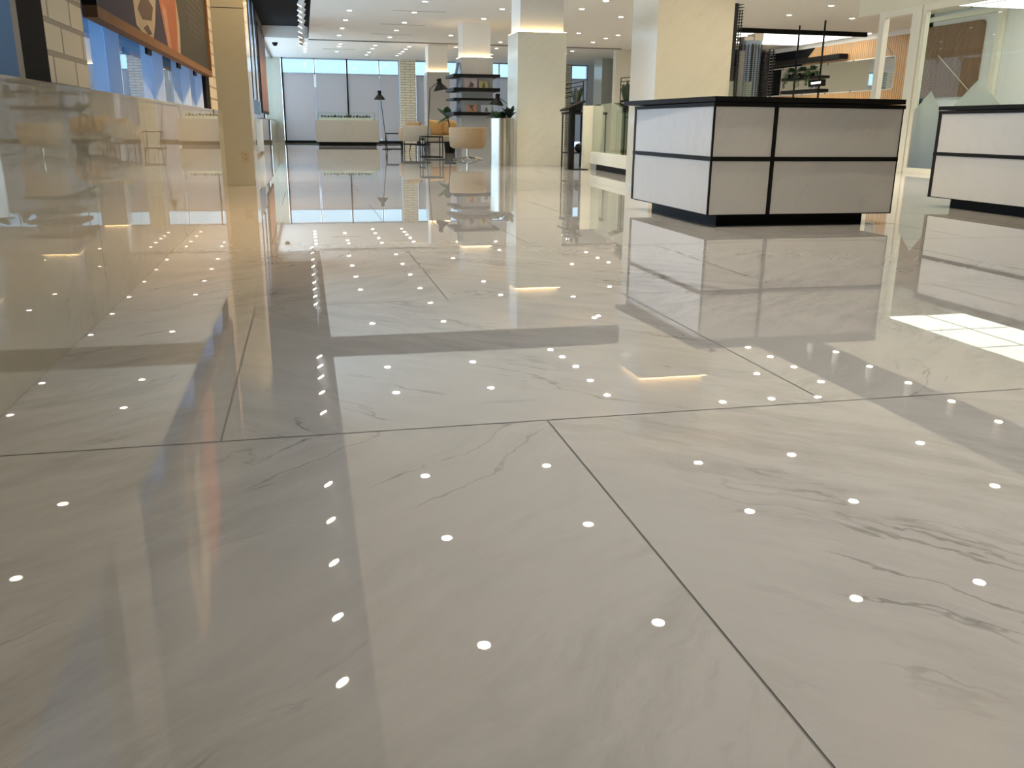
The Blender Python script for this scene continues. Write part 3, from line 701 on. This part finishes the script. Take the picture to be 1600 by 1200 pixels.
# ------------------------------------------------------------------ display counters
def counter(label, x0, x1, y0, y1, bars, back_flare=0.0):
    t = thing('display_counter', label, 'counter', ((x0 + x1) / 2, (y0 + y1) / 2, 0))
    ZB, ZM0, ZM1, ZT = 0.090, 0.487, 0.520, 0.900
    i = .15
    MB().box(x0 + i, x1 - i, y0 + i, y1 - i, 0, ZB).build('plinth', M['black'], t)
    g = .010
    MB().box(x0 + g, x1 - g, y0 + g, y1 - g, ZB, ZT).build('core', M['black_matt'], t)
    cols = [x0 + .006] + bars + [x1 - .006]
    for z0, z1 in ((ZB + .004, ZM0), (ZM1, ZT - .025)):
        for k, (a, b) in enumerate(zip(cols, cols[1:])):
            aa = a + (0 if k == 0 else .016); bb = b - (0 if k == len(cols) - 2 else .016)
            MB().box(aa, bb, y0 + .002, y0 + g, z0, z1).build('stone_panel', M['panel'], t)
        MB().box(x0 + .002, x0 + g, y0 + .010, y1 - .03, z0, z1).build('stone_panel', M['panel'], t)
        MB().box(x1 - g, x1 - .002, y0 + .010, y1 - .03, z0, z1).build('stone_panel', M['panel'], t)
        MB().box(x0 + .02, x1 - .02, y1 - g, y1 - .002, z0, z1).build('stone_panel', M['panel'], t)
    MB().box(x0 - .004, x1 + .004, y0 - .004, y1 + .004, ZM0, ZM1).build('middle_band', M['black'], t)
    MB().box(x0 - .001, x1 + .001, y0 - .001, y1 + .001, ZB - .002, ZB + .005).build('bottom_edge', M['black'], t)
    for (cx, cy, w) in ((x0, y0, .012), (x1, y0, .006), (x0, y1, .04), (x1, y1, .02)):
        sx = 1 if cx == x0 else -1; sy = 1 if cy == y0 else -1
        a, b = sorted((cx - sx * .002, cx + sx * w)); c, d = sorted((cy - sy * .002, cy + sy * w))
        MB().box(a, b, c, d, ZB, ZT).build('corner_post', M['black'], t)
    for xb in bars: MB().box(xb - .016, xb + .016, y0 - .003, y0 + g, ZB, ZT).build('divider_bar', M['black'], t)
    MB().box(x0 - .004, x1 + .015, y0 - .004, y1 + .004, ZT - .025, ZT + .004).build('top_band', M['black'], t)
    MB().poly([(x0 - .005, y0 - .012, ZT + .010), (x1 + .004, y0 - .012, ZT + .010), (x1 + .004, y1 + .012, ZT + .010), (x0 - .005 - back_flare, y1 + .012, ZT + .010)], (0, 0, .036)).build('top', M['black'], t)
    return t
counter('front display counter of white marble panels in black framing, left of the two', 2.93, 4.50, 6.17, 7.80, [3.43], .10)
counter('right display counter of white marble panels in black framing, cut by the frame edge', 6.03, 7.60, 6.17, 7.72, [6.55])

# ------------------------------------------------------------------ scale model tower behind the counter
tw = thing('tower_model', 'scale model skyscraper with black side wing and glass drum behind the front counter', 'architectural model', (5.45, 10.6, 0))
MB().box(4.90, 6.10, 9.75, 10.28, 0, 1.00).box(5.085, 6.10, 10.28, 11.3, 0, 1.00).build('plinth', M['white'], tw)
TO, TP, TS = Vector((4.545, 9.2, 1.02)), Vector((5.12, 10.45, 1.001)), 1.13     # model units to room units
def tb(mb, name, mat):
    for v in mb.bm.verts: v.co = (v.co - TO) * TS + TP
    return mb.build(name, mat, tw)
w = MB().box(4.545, 4.60, 9.20, 9.55, 1.02, 2.05)
tb(w, 'side_wing', M['tower_dark'])
fl = MB()
for k in range(34):
    z = 1.05 + k * .03
    fl.box(4.60, 4.665, 9.20, 9.50, z, z + .005)
for x in (4.622, 4.650): fl.box(x, x + .006, 9.21, 9.22, 1.03, 1.99)
tb(fl, 'wing_balconies', M['tower_dark'])
tb(MB().box(4.64, 4.74, 9.25, 9.5, 1.02, 1.585), 'grey_block', M['tower_grey'])
tb(MB().cyl((4.84, 9.33, 1.02), .125, .635, 40), 'glass_drum', M['tower_glass'])
fl = MB()
for k in range(31): fl.lathe((4.84, 9.33, 1.03 + k * .02), [(.1255, 0), (.128, .001), (.128, .005), (.1255, .006)], 40)
for k in range(20):
    a = 2 * PI * k / 20; fl.rbox((4.84 + .1265 * math.cos(a), 9.33 + .1265 * math.sin(a), 1.34), (.006, .010, .63), (0, 0, a))
fl.rbox((4.84 - .035, 9.33 - .124, 1.335), (.022, .012, .63), (0, 0, 0))
tb(fl, 'drum_mullions', M['tower_dark'])
tb(MB().lathe((4.84, 9.33, 1.655), [(.122, 0), (.122, .035), (.10, .04)], 40), 'drum_cap', M['tower_glass'])
tb(MB().box(4.965, 5.02, 9.20, 9.45, 1.02, 1.60), 'balcony_core', M['tower_grey'])
fl = MB()
for k in range(19): fl.box(4.95, 5.065, 9.16, 9.47, 1.03 + k * .03, 1.036 + k * .03)
for x in (4.985, 5.03): fl.box(x, x + .012, 9.165, 9.175, 1.02, 1.60)
tb(fl, 'balcony_slabs', M['tower_dark'])
tb(MB().box(4.72, 4.83, 9.25, 9.42, 1.69, 1.73).box(4.84, 4.94, 9.24, 9.42, 1.69, 1.765).box(4.90, 5.05, 9.26, 9.40, 1.645, 1.655), 'roof_boxes', M['tower_cream'])
ac = MB().box(4.97, 5.20, 10.00, 10.005, 1.001, 1.255).box(4.97, 4.975, 10.005, 10.20, 1.001, 1.255).box(5.195, 5.20, 10.005, 10.20, 1.001, 1.255).box(4.97, 5.20, 10.00, 10.20, 1.255, 1.26)
tag(ac.build('acrylic_cover', M['clear'], at=(5.08, 10.1, 1.001)), 'clear acrylic box at the foot of the model skyscraper', 'display case')

# ------------------------------------------------------------------ glass planter counter + lectern + console
gc = thing('glass_planter', 'long marble planter with greenish glass sides between the marble columns', 'planter', (5.2, 13.8, 0))
MB().poly([(5.10, 15.42, 0), (4.86, 12.0, 0), (5.5, 12.0, 0), (5.7, 15.42, 0)], (0, 0, .10)).build('plinth', M['black'], gc)
MB().poly([(5.00, 15.50, .10), (4.74, 11.9, .10), (5.6, 11.9, .10), (5.8, 15.5, .10)], (0, 0, .20)).build('trough', M['cream_marble'], gc)
MB().box(4.88, 5.06, 15.56, 15.62, 0, 1.09).build('end_slab', M['cream_marble'], gc)
MB().poly([(5.05, 15.52, .302), (4.80, 12.0, .302), (4.812, 12.0, .302), (5.062, 15.52, .302)], (0, 0, .80)).build('glass_side', M['green_glass'], gc)
MB().poly([(5.06, 15.50, .302), (5.72, 15.50, .302), (5.72, 15.512, .302), (5.06, 15.512, .302)], (0, 0, .80)).build('glass_side', M['green_glass'], gc)
MB().box(5.30, 5.55, 12.0, 15.2, .302, .34).build('soil_bed', M['soil'], gc)
kt = thing('lectern', 'black lectern with a sloping top beside the marble column', 'lectern', (4.57, 15.2, 0))
MB().rbox((4.56, 15.2, 1.07), (.40, .30, .03), (0, -.40, 0), .003).build('sloping_top', M['black'], kt)
MB().box(4.535, 4.60, 15.15, 15.22, 0.012, 1.06).build('post', M['black'], kt)
MB().box(4.50, 4.515, 15.15, 15.22, 0.012, 1.03).build('thin_post', M['black'], kt)
MB().box(4.49, 4.85, 15.10, 15.27, 0, .012).build('foot', M['black'], kt)
co = thing('console_table', 'black metal console table behind the lectern with a potted plant on it', 'table', (4.9, 16.2, 0))
MB().box(4.72, 5.12, 15.95, 16.45, .945, .985).build('table_top', M['black'], co)
for x in (4.73, 5.09):
    for y in (15.97, 16.41): MB().box(x, x + .022, y, y + .022, 0, .945).build('leg', M['black'], co)
MB().box(4.73, 5.11, 15.97, 16.43, .25, .268).build('lower_shelf', M['black'], co)
tag(MB().lathe((4.98, 16.1, .269), [(.03, 0), (.07, .03), (.085, .085), (.07, .14), (.02, .165), (.001, .168)], 20).build('black_vase', M['black'], at=(4.98, 16.1, .269)), 'round black vase on the low shelf of the console table', 'vase')
def snake_plant(loc, label, s=1.0):
    x, y, z = loc
    p = thing('snake_plant', label, 'plant', loc)
    MB().lathe((x, y, z + .001), [(.075 * s, 0), (.10 * s, .02), (.11 * s, .17 * s), (.095 * s, .17 * s), (.09 * s, .15 * s)], 20).build('pot', M['black'], p)
    b = MB(); q = random.Random(int(x * 100))
    for k in range(13):
        a = q.uniform(0, 2 * PI); l = q.uniform(.22, .36) * s
        b.leaf((x + .04 * math.cos(a), y + .04 * math.sin(a), z + .14 * s), (math.cos(a) * .28, math.sin(a) * .28, 1), l, .075 * s, .02)
    b.build('leaves', M['leaf_dark'], p)
snake_plant((4.92, 16.15, .985), 'snake plant in a black pot on the console table')
snake_plant((5.07, 13.9, .97), 'snake plant in a black pot on a stand inside the glass planter')
st = thing('plant_stand', 'black wire plant stand inside the glass planter', 'stand', (5.07, 13.9, .34))
MB().box(4.97, 5.25, 13.7, 14.1, .95, .97).build('top', M['black'], st)
for x, y in ((4.98, 13.71), (5.23, 13.71), (4.98, 14.08), (5.23, 14.08)): MB().box(x, x + .015, y, y + .015, .34 if x > 5.2 else .302, .95).build('leg', M['black'], st)
MB().box(4.97, 5.25, 13.7, 13.715, .87, .885).build('rail', M['black'], st)
def rail(pts0, pts1, n, verts, label, zlow):
    (x0, y0, z0), (x1, y1, z1) = pts0, pts1
    r = thing('metal_rail_screen', label, 'screen', (x0, y0, 0))
    b = MB()
    for k in range(n):
        dz = -k * .085
        b.tube([(x0, y0, z0 + dz), (x1, y1, z1 + dz)], .010, 6)
    b.build('rails', M['black'], r)
    for t in verts:
        x, y, z = x0 + (x1 - x0) * t, y0 + (y1 - y0) * t, z0 + (z1 - z0) * t
        MB().tube([(x, y, zlow), (x, y, z)], .011, 6).build('upright', M['black'], r)
rail((5.02, 18.3, 1.50), (5.90, 18.9, 1.66), 4, (0.0, .42, 1.0), 'black metal rail screen between the marble column and the grey pier', 0)
rail((7.35, 20.6, 1.84), (8.3, 20.6, 1.92), 4, (0.0, 1.0), 'black metal rail screen in front of the cream back wall', 0)
bx = thing('box_light', 'small black box lamp glowing at the top of the rail screen', 'lamp', (7.68, 20.3, 1.86))
MB().box(7.62, 7.90, 20.35, 20.588, 1.87, 2.05, bev=.004).build('case', M['black'], bx)
MB().cyl((7.74, 20.349, 1.97), .06, .004, 16, axis=(0, -1, 0)).build('lens', M['sign_light'], bx)

# ------------------------------------------------------------------ far planter
fp = thing('far_planter', 'low tan marble planter with glass screen in front of the far shaded windows', 'planter', (1.55, 33.4, 0))
MB().box(.52, 2.56, 33.1, 33.8, 0, .13).build('plinth', M['black'], fp)
MB().box(.43, 2.65, 33.0, 33.9, .13, .875, bev=.004).build('body', marble('planter_stone', (0.29, 0.265, 0.22), (0.19, 0.17, 0.14), rough=0.2, rot=(0.5, 0.9, 0.4), scale=1.2, amt=0.6), fp)
MB().box(.52, 2.54, 33.06, 33.075, .876, 1.16).build('glass_screen', M['clear'], fp)
MB().box(.52, .545, 33.08, 33.82, .876, 1.16).build('glass_screen', M['green_glass'], fp)
MB().box(2.515, 2.54, 33.08, 33.82, .876, 1.16).build('glass_screen', M['green_glass'], fp)
MB().box(.60, 2.46, 33.15, 33.75, .876, .965).build('inner_trough', M['tan_marble'], fp)
q = random.Random(9)
for k in range(16):
    x = .68 + k * .112; s = q.uniform(.7, 1.15)
    p = thing('succulent', f'small dark succulent in the glazed planter at the far windows', 'plant', (x, 33.4, .965), 'succulents in the far planter')
    b = MB()
    for _ in range(16):
        a = q.uniform(0, 2 * PI); e = q.uniform(.2, 1.3)
        b.leaf((x, 33.4 + q.uniform(-.06, .06), .968), (math.cos(a) * math.cos(e), math.sin(a) * math.cos(e), math.sin(e)), .125 * s, .05 * s, .1)
    b.build('leaves', M['leaf_dark'], p)

# ------------------------------------------------------------------ lounge
def floor_lamp(base, head, tilt, label, knee):
    bx, by = base; hx, hy, hz = head
    l = thing('floor_lamp', label, 'floor lamp', (bx, by, 0))
    MB().lathe((bx, by, 0), [(.15, 0), (.155, .012), (.14, .022), (.02, .03), (.018, .06)], 24).build('base', M['black'], l)
    MB().tube([(bx, by, .03), (knee[0], knee[1], knee[2]), (hx, hy, hz + .0)], .010, 8).build('pole', M['black'], l)
    s = MB(); s.lathe((hx, hy, hz), [(.175, -.20), (.13, -.13), (.065, -.06), (.045, -.02), (.055, .01), (.058, .05), (.03, .07), (.001, .072)], 24, Matrix.Rotation(tilt, 4, 'Y'))
    auto_smooth(s.build('shade', M['black'], l), .9)
    return l
floor_lamp((2.50, 28.2), (2.30, 28.0, 1.66), .0, 'black floor lamp with cone shade in front of the far windows', (2.33, 28.0, 1.5))
floor_lamp((2.86, 21.6), (3.17, 21.5, 1.72), -.18, 'tall black floor lamp leaning over the black side table', (2.95, 21.5, 1.55))
floor_lamp((5.0, 22.0), (4.68, 22.0, 1.42), .12, 'black floor lamp behind the steel planter by the book shelves', (4.93, 22.0, 1.25))
def side_table(x0, x1, y0, y1, h, label):
    t = thing('side_table', label, 'side table', ((x0 + x1) / 2, (y0 + y1) / 2, 0))
    MB().box(x0, x1, y0, y1, h - .03, h).build('table_top', M['black'], t)
    for x in (x0, x1 - .02):
        for y in (y0, y1 - .02): MB().box(x, x + .02, y, y + .02, .016, h - .03).build('leg', M['black'], t)
    MB().box(x0, x1, y0, y0 + .02, 0, .016).box(x0, x1, y1 - .02, y1, 0, .016).box(x0, x0 + .02, y0 + .02, y1 - .02, 0, .016).box(x1 - .02, x1, y0 + .02, y1 - .02, 0, .016).build('base_frame', M['black'], t)
side_table(2.50, 3.01, 28.3, 28.8, .49, 'square black frame side table by the brick pier')
side_table(2.70, 3.20, 21.2, 21.7, .485, 'square black frame side table under the leaning floor lamp')
lt = thing('low_table', 'low dark round table between the two frame side tables', 'coffee table', (2.95, 24.3, 0))
MB().lathe((2.95, 24.3, .22), [(.36, 0), (.38, .012), (.38, .03), (.36, .035)], 32).build('table_top', M['black'], lt)
for a in (0.3, 2.4, 4.5): MB().tube([(2.95 + .25 * math.cos(a), 24.3 + .25 * math.sin(a), 0), (2.95 + .2 * math.cos(a), 24.3 + .2 * math.sin(a), .22)], .012, 6).build('leg', M['black'], lt)
vz = thing('table_plant', 'small dark plant in a pale pot on the low round table', 'plant', (3.1, 24.2, .256))
MB().lathe((3.1, 24.2, .256), [(.04, 0), (.06, .04), (.05, .09), (.045, .09)], 16).build('pot', M['paper'], vz)
b = MB(); q = random.Random(4)
for _ in range(26):
    a = q.uniform(0, 2 * PI); b.leaf((3.1, 24.2, .33), (math.cos(a), math.sin(a), q.uniform(.2, 1.6)), .14, .05, .3)
b.build('leaves', M['leaf_dark'], vz)

def armchair(x, y, label):
    t = thing('armchair', label, 'armchair', (x, y, 0))
    auto_smooth(MB().box(x - .36, x + .36, y - .36, y + .36, .32, .46, bev=.04).build('seat', M['beige'], t))
    auto_smooth(MB().box(x - .38, x + .38, y - .44, y - .34, .30, .72, bev=.035).build('backrest', M['beige'], t))
    auto_smooth(MB().box(x - .42, x - .32, y - .40, y + .36, .30, .66, bev=.03).build('arm', M['tan'], t))
    auto_smooth(MB().box(x + .32, x + .42, y - .40, y + .36, .30, .66, bev=.03).build('arm', M['beige'], t))
    for sx in (-.33, .33):
        for sy in (-.36, .30): MB().cyl((x + sx, y + sy, 0), .014, .32, 8).build('leg', M['black'], t)
    return t
armchair(3.02, 25.3, 'beige armchair turned away, in front of the brick pier')
def cushion(c, s, rot, label, mat='mustard'):
    b = bmesh.new(); bmesh.ops.create_cube(b, size=1.0)
    bmesh.ops.subdivide_edges(b, edges=list(b.edges), cuts=5, use_grid_fill=True)
    for v in b.verts:
        u, w = v.co.x * 2, v.co.z * 2
        k = max(0.12, (1 - abs(u) ** 2.6) * (1 - abs(w) ** 2.6)) ** .5
        v.co.y *= k; v.co.x *= (1 - .06 * (1 - abs(w))); v.co.z *= (1 - .06 * (1 - abs(u)))
        v.co = Vector((v.co.x * s[0], v.co.y * s[1], v.co.z * s[2]))
    m = Matrix.Translation(c) @ Matrix.Rotation(rot[2], 4, 'Z') @ Matrix.Rotation(rot[1], 4, 'Y') @ Matrix.Rotation(rot[0], 4, 'X')
    mb = MB(); mb.add(b, m)
    o = mb.build('cushion', M[mat], at=c, smooth=True)
    return tag(o, label, 'cushion')
cushion((2.95, 25.02, .63), (.42, .14, .40), (.15, .05, .1), 'tan cushion leaning inside the beige armchair', 'tan')
so = thing('sofa', 'long low tan sofa with thin black legs in front of the grey marble columns', 'sofa', (4.4, 26.9, 0))
auto_smooth(MB().box(3.45, 5.75, 26.4, 27.2, .27, .44, bev=.035).build('seat', M['beige'], so))
auto_smooth(MB().box(3.45, 5.75, 27.15, 27.32, .28, .74, bev=.04).build('backrest', M['tan'], so))
auto_smooth(MB().box(5.70, 5.86, 26.4, 27.32, .28, .62, bev=.03).build('arm', M['tan'], so))
MB().box(3.5, 5.8, 26.45, 27.25, .235, .27).build('frame', M['black'], so)
for x in (3.6, 4.6, 5.7):
    for y in (26.5, 27.2): MB().cyl((x, y, 0), .014, .24, 8).build('leg', M['black'], so)
cushion((3.85, 26.98, .66), (.46, .16, .44), (.28, .08, .0), 'mustard cushion at the left end of the tan sofa')
cushion((4.30, 26.94, .665), (.48, .16, .46), (.30, .25, -.1), 'mustard cushion tilted beside the left one on the tan sofa')
cushion((5.02, 26.98, .65), (.44, .15, .42), (.28, -.1, .05), 'mustard cushion on the tan sofa behind the swivel chair')
sw = thing('swivel_chair', 'tan tub chair on a chrome star base, back turned to the viewer', 'chair', (3.50, 19.6, 0))
b = bmesh.new(); seg = 24; rows = []
for (rr, z) in ((.33, .25), (.385, .29), (.405, .45), (.41, .66), (.405, .695), (.385, .695), (.37, .66), (.36, .47)):
    row = []
    for i in range(seg + 1):
        a = math.radians(-200 + 220 * i / seg)
        row.append(b.verts.new((3.50 + rr * math.cos(a), 19.6 + rr * .92 * math.sin(a), z - (0.0 if z < .5 else .10 * max(0, math.sin(a) + .1) ** 1.0))))
    rows.append(row)
for a, c in zip(rows, rows[1:]):
    for i in range(seg): b.faces.new((a[i], a[i + 1], c[i + 1], c[i]))
mb = MB(); mb.add(b); mb.build('shell', M['tan'], sw, smooth=True)
auto_smooth(MB().lathe((3.50, 19.6, .26), [(.30, 0), (.33, .02), (.345, .12), (.33, .19), (.001, .20)], 28).build('seat', M['tan'], sw))
MB().cyl((3.50, 19.6, .05), .03, .22, 16).build('pedestal', M['steel'], sw)
for k in range(4):
    a = PI / 4 * 0 + PI / 2 * k + .15
    MB().tube([(3.50, 19.6, .07), (3.50 + .33 * math.cos(a), 19.6 + .33 * math.sin(a), .018)], .016, 8).build('foot', M['steel'], sw)
# steel cylinder planter with plants
pl = thing('steel_planter', 'tall brushed steel cylinder planter beside the marble column', 'planter', (3.72, 16.95, 0))
o = MB().lathe((3.705, 16.95, 0), [(.228, 0), (.228, .865), (.222, .872), (.205, .872), (.205, .81)], 48).build('drum', M['steel'], pl); auto_smooth(o, .5)
MB().cyl((3.705, 16.95, .82), .204, .02, 32).build('soil', M['soil'], pl)
q = random.Random(12)
def bush(name, c, n, ln, w, mat, label, up=.3):
    t = thing(name, label, 'plant', c); b = MB()
    for _ in range(n):
        a = q.uniform(0, 2 * PI); e = q.uniform(up, 1.4)
        b.leaf((c[0] + .02 * math.cos(a), c[1] + .02 * math.sin(a), c[2] + q.uniform(.02, .06)), (math.cos(a) * math.cos(e), math.sin(a) * math.cos(e), math.sin(e)), ln * q.uniform(.7, 1.1), w, .35)
    b.build('leaves', M[mat], t)
    MB().tube([c, (c[0], c[1], c[2] + .06)], .008, 6).build('stem', M['leaf_dark'], t)
bush('leafy_plant', (3.60, 16.95, .841), 34, .20, .11, 'leaf', 'round-leaved green plant at the left of the steel planter')
bush('leafy_plant', (3.72, 16.98, .841), 34, .19, .085, 'leaf_dark', 'dark leafy plant in the middle of the steel planter')
bush('leafy_plant', (3.83, 16.95, .841), 16, .34, .07, 'leaf_dark', 'taller sparse dark plant at the right of the steel planter', .9)
# big-leaved plant left of the book shelves
bg = thing('large_leaf_plant', 'large-leaved dark plant standing left of the book shelf column', 'plant', (3.95, 24.9, 0))
MB().lathe((3.95, 24.9, 0), [(.14, 0), (.17, .30), (.15, .30), (.14, .26)], 20).build('pot', M['black'], bg)
MB().tube([(3.95, 24.9, .25), (3.93, 24.9, .75), (3.88, 24.88, .98)], .016, 8).build('stem', M['leaf_dark'], bg)
b = MB()
for d, l, w, h in (((-.75, -.2, .75), .42, .36, .95), ((-.15, -.6, 1), .36, .22, .98), ((-.8, -.5, -.3), .36, .26, .95), ((.5, -.4, .3), .36, .16, .93), ((.1, .5, .6), .4, .2, .9), ((-.5, -.5, .1), .34, .16, .85)):
    b.leaf((3.89, 24.88, h), d, l, w, .15)
b.build('leaves', M['leaf'], bg)

# wrap-round book shelves on the column
for i, (z, h) in enumerate(((1.93, .07), (1.58, .085), (1.36, .055), (0.985, .085))):
    lab = ('top', 'second', 'third', 'lowest')[i]
    s = MB()
    x0, x1, y0, y1 = 3.80, 5.02, 23.28, 24.6
    s.box(x0, x1, y0, 23.548, z, z + h).box(x0, 4.048, 23.548, y1, z, z + h).box(4.882, x1, 23.548, y1, z, z + h)
    tag(s.build('column_shelf', M['black'], at=(4.4, 23.3, z)), f'{lab} black shelf wrapped around the grey marble column', 'shelf', 'shelves around the column')
def book(x0, x1, z0, z1, ccol, art_, label, y=23.50):
    t = thing('display_book', label, 'book', ((x0 + x1) / 2, y, z0), 'books facing out on the column shelves')
    c = plain('cover', ccol, .5)
    MB().box(x0, x1, y - .012, y - .008, z0, z1).build('cover', c, t)
    MB().box(x0 + .004, x1 - .002, y - .008, y + .02, z0, z1 - .006).build('pages', M['paper'], t)
    a = MB()
    for (u0, v0, u1, v1, u2, v2) in art_:
        P = [(x0 + (x1 - x0) * u, y - .0122, z0 + (z1 - z0) * v) for u, v in ((u0, v0), (u1, v1), (u2, v2))]
        a.poly(P, (0, -.001, 0))
    a.build('cover_picture', plain('cover_ink', tuple(max(.02, k * .35) for k in ccol), .5), t)
book(4.12, 4.45, 1.666, 1.91, (.62, .46, .42), [(.3, .1, .7, .1, .5, .8), (.5, .2, .8, .3, .6, .6)], 'pinkish book with a figure on the second column shelf')
book(4.50, 4.74, 1.666, 1.85, (.60, .48, .20), [(.3, .1, .75, .1, .55, .9)], 'smaller yellowish book at the right of the second column shelf')
book(4.16, 4.45, 1.071, 1.26, (.62, .33, .20), [(.2, .9, .8, .9, .45, .5), (.4, .5, .7, .1, .5, .9)], 'orange-red book at the left of the lowest column shelf')
book(4.55, 4.84, 1.071, 1.25, (.72, .70, .66), [(.35, .1, .7, .1, .5, .8), (.3, .5, .6, .3, .6, .6)], 'white book with a black figure at the right of the lowest column shelf')
for i, (z, h) in enumerate(((2.0, .30), (1.666, .24), (1.071, .32))):
    lab = ('top', 'second', 'lowest')[i]
    tag(MB().rbox((3.99, 23.9, z + h / 2 + .004), (.022, .26, h), (0, .18, 0)).build('side_book', plain('side_cover', (.10, .10, .13), .5), at=(3.99, 23.9, z)), f'dark book leaning on the column side, {lab} shelf', 'book', 'books on the column side')

# ------------------------------------------------------------------ enclosure behind the viewer
sbox('wall_rear', M['cream'], -1.35, 16.6, -6.4, -6.2, 0, ZR)
sbox('wall_right', M['cream'], 16.6, 16.8, -6.2, 29.0, 0, ZR)
sbox('wall_right', M['cream'], 20.0, 20.2, 29.0, 38.1, 0, ZR)

# ------------------------------------------------------------------ daylight
wd = bpy.data.worlds.new('sky'); bpy.context.scene.world = wd; wd.use_nodes = True
nt = wd.node_tree; nt.nodes.clear(); L = nt.links.new
out = nt.nodes.new('ShaderNodeOutputWorld'); bg_ = nt.nodes.new('ShaderNodeBackground')
tc = nt.nodes.new('ShaderNodeTexCoord'); n = nt.nodes.new('ShaderNodeTexNoise'); n.inputs['Scale'].default_value = 9; n.inputs['Detail'].default_value = 5
L(tc.outputs['Generated'], n.inputs['Vector'])
mx = nt.nodes.new('ShaderNodeMixRGB'); mx.inputs[1].default_value = (0.50, 0.70, 1.0, 1); mx.inputs[2].default_value = (0.72, 0.90, 1.0, 1)
L(n.outputs['Fac'], mx.inputs[0]); L(mx.outputs[0], bg_.inputs[0]); bg_.inputs[1].default_value = 3.5
L(bg_.outputs[0], out.inputs[0])

sc = bpy.context.scene
sc.view_settings.view_transform = 'Standard'; sc.view_settings.look = 'None'
sc.view_settings.gamma = 1.0; sc.view_settings.exposure = 0.0
try: sc.view_settings.use_curve_mapping = False
except Exception: pass
sc.cycles.max_bounces = 8; sc.cycles.glossy_bounces = 6; sc.cycles.transparent_max_bounces = 16; sc.cycles.diffuse_bounces = 4
sc.cycles.sample_clamp_indirect = 6.0
sc.cycles.blur_glossy = 2.0; sc.cycles.caustics_reflective = True; sc.cycles.caustics_refractive = False
sc.cycles.adaptive_threshold = 0.012; sc.cycles.use_denoising = True; sc.cycles.denoising_input_passes = 'RGB_ALBEDO_NORMAL'
for o in bpy.data.objects:
    if '_o' in o: del o['_o']
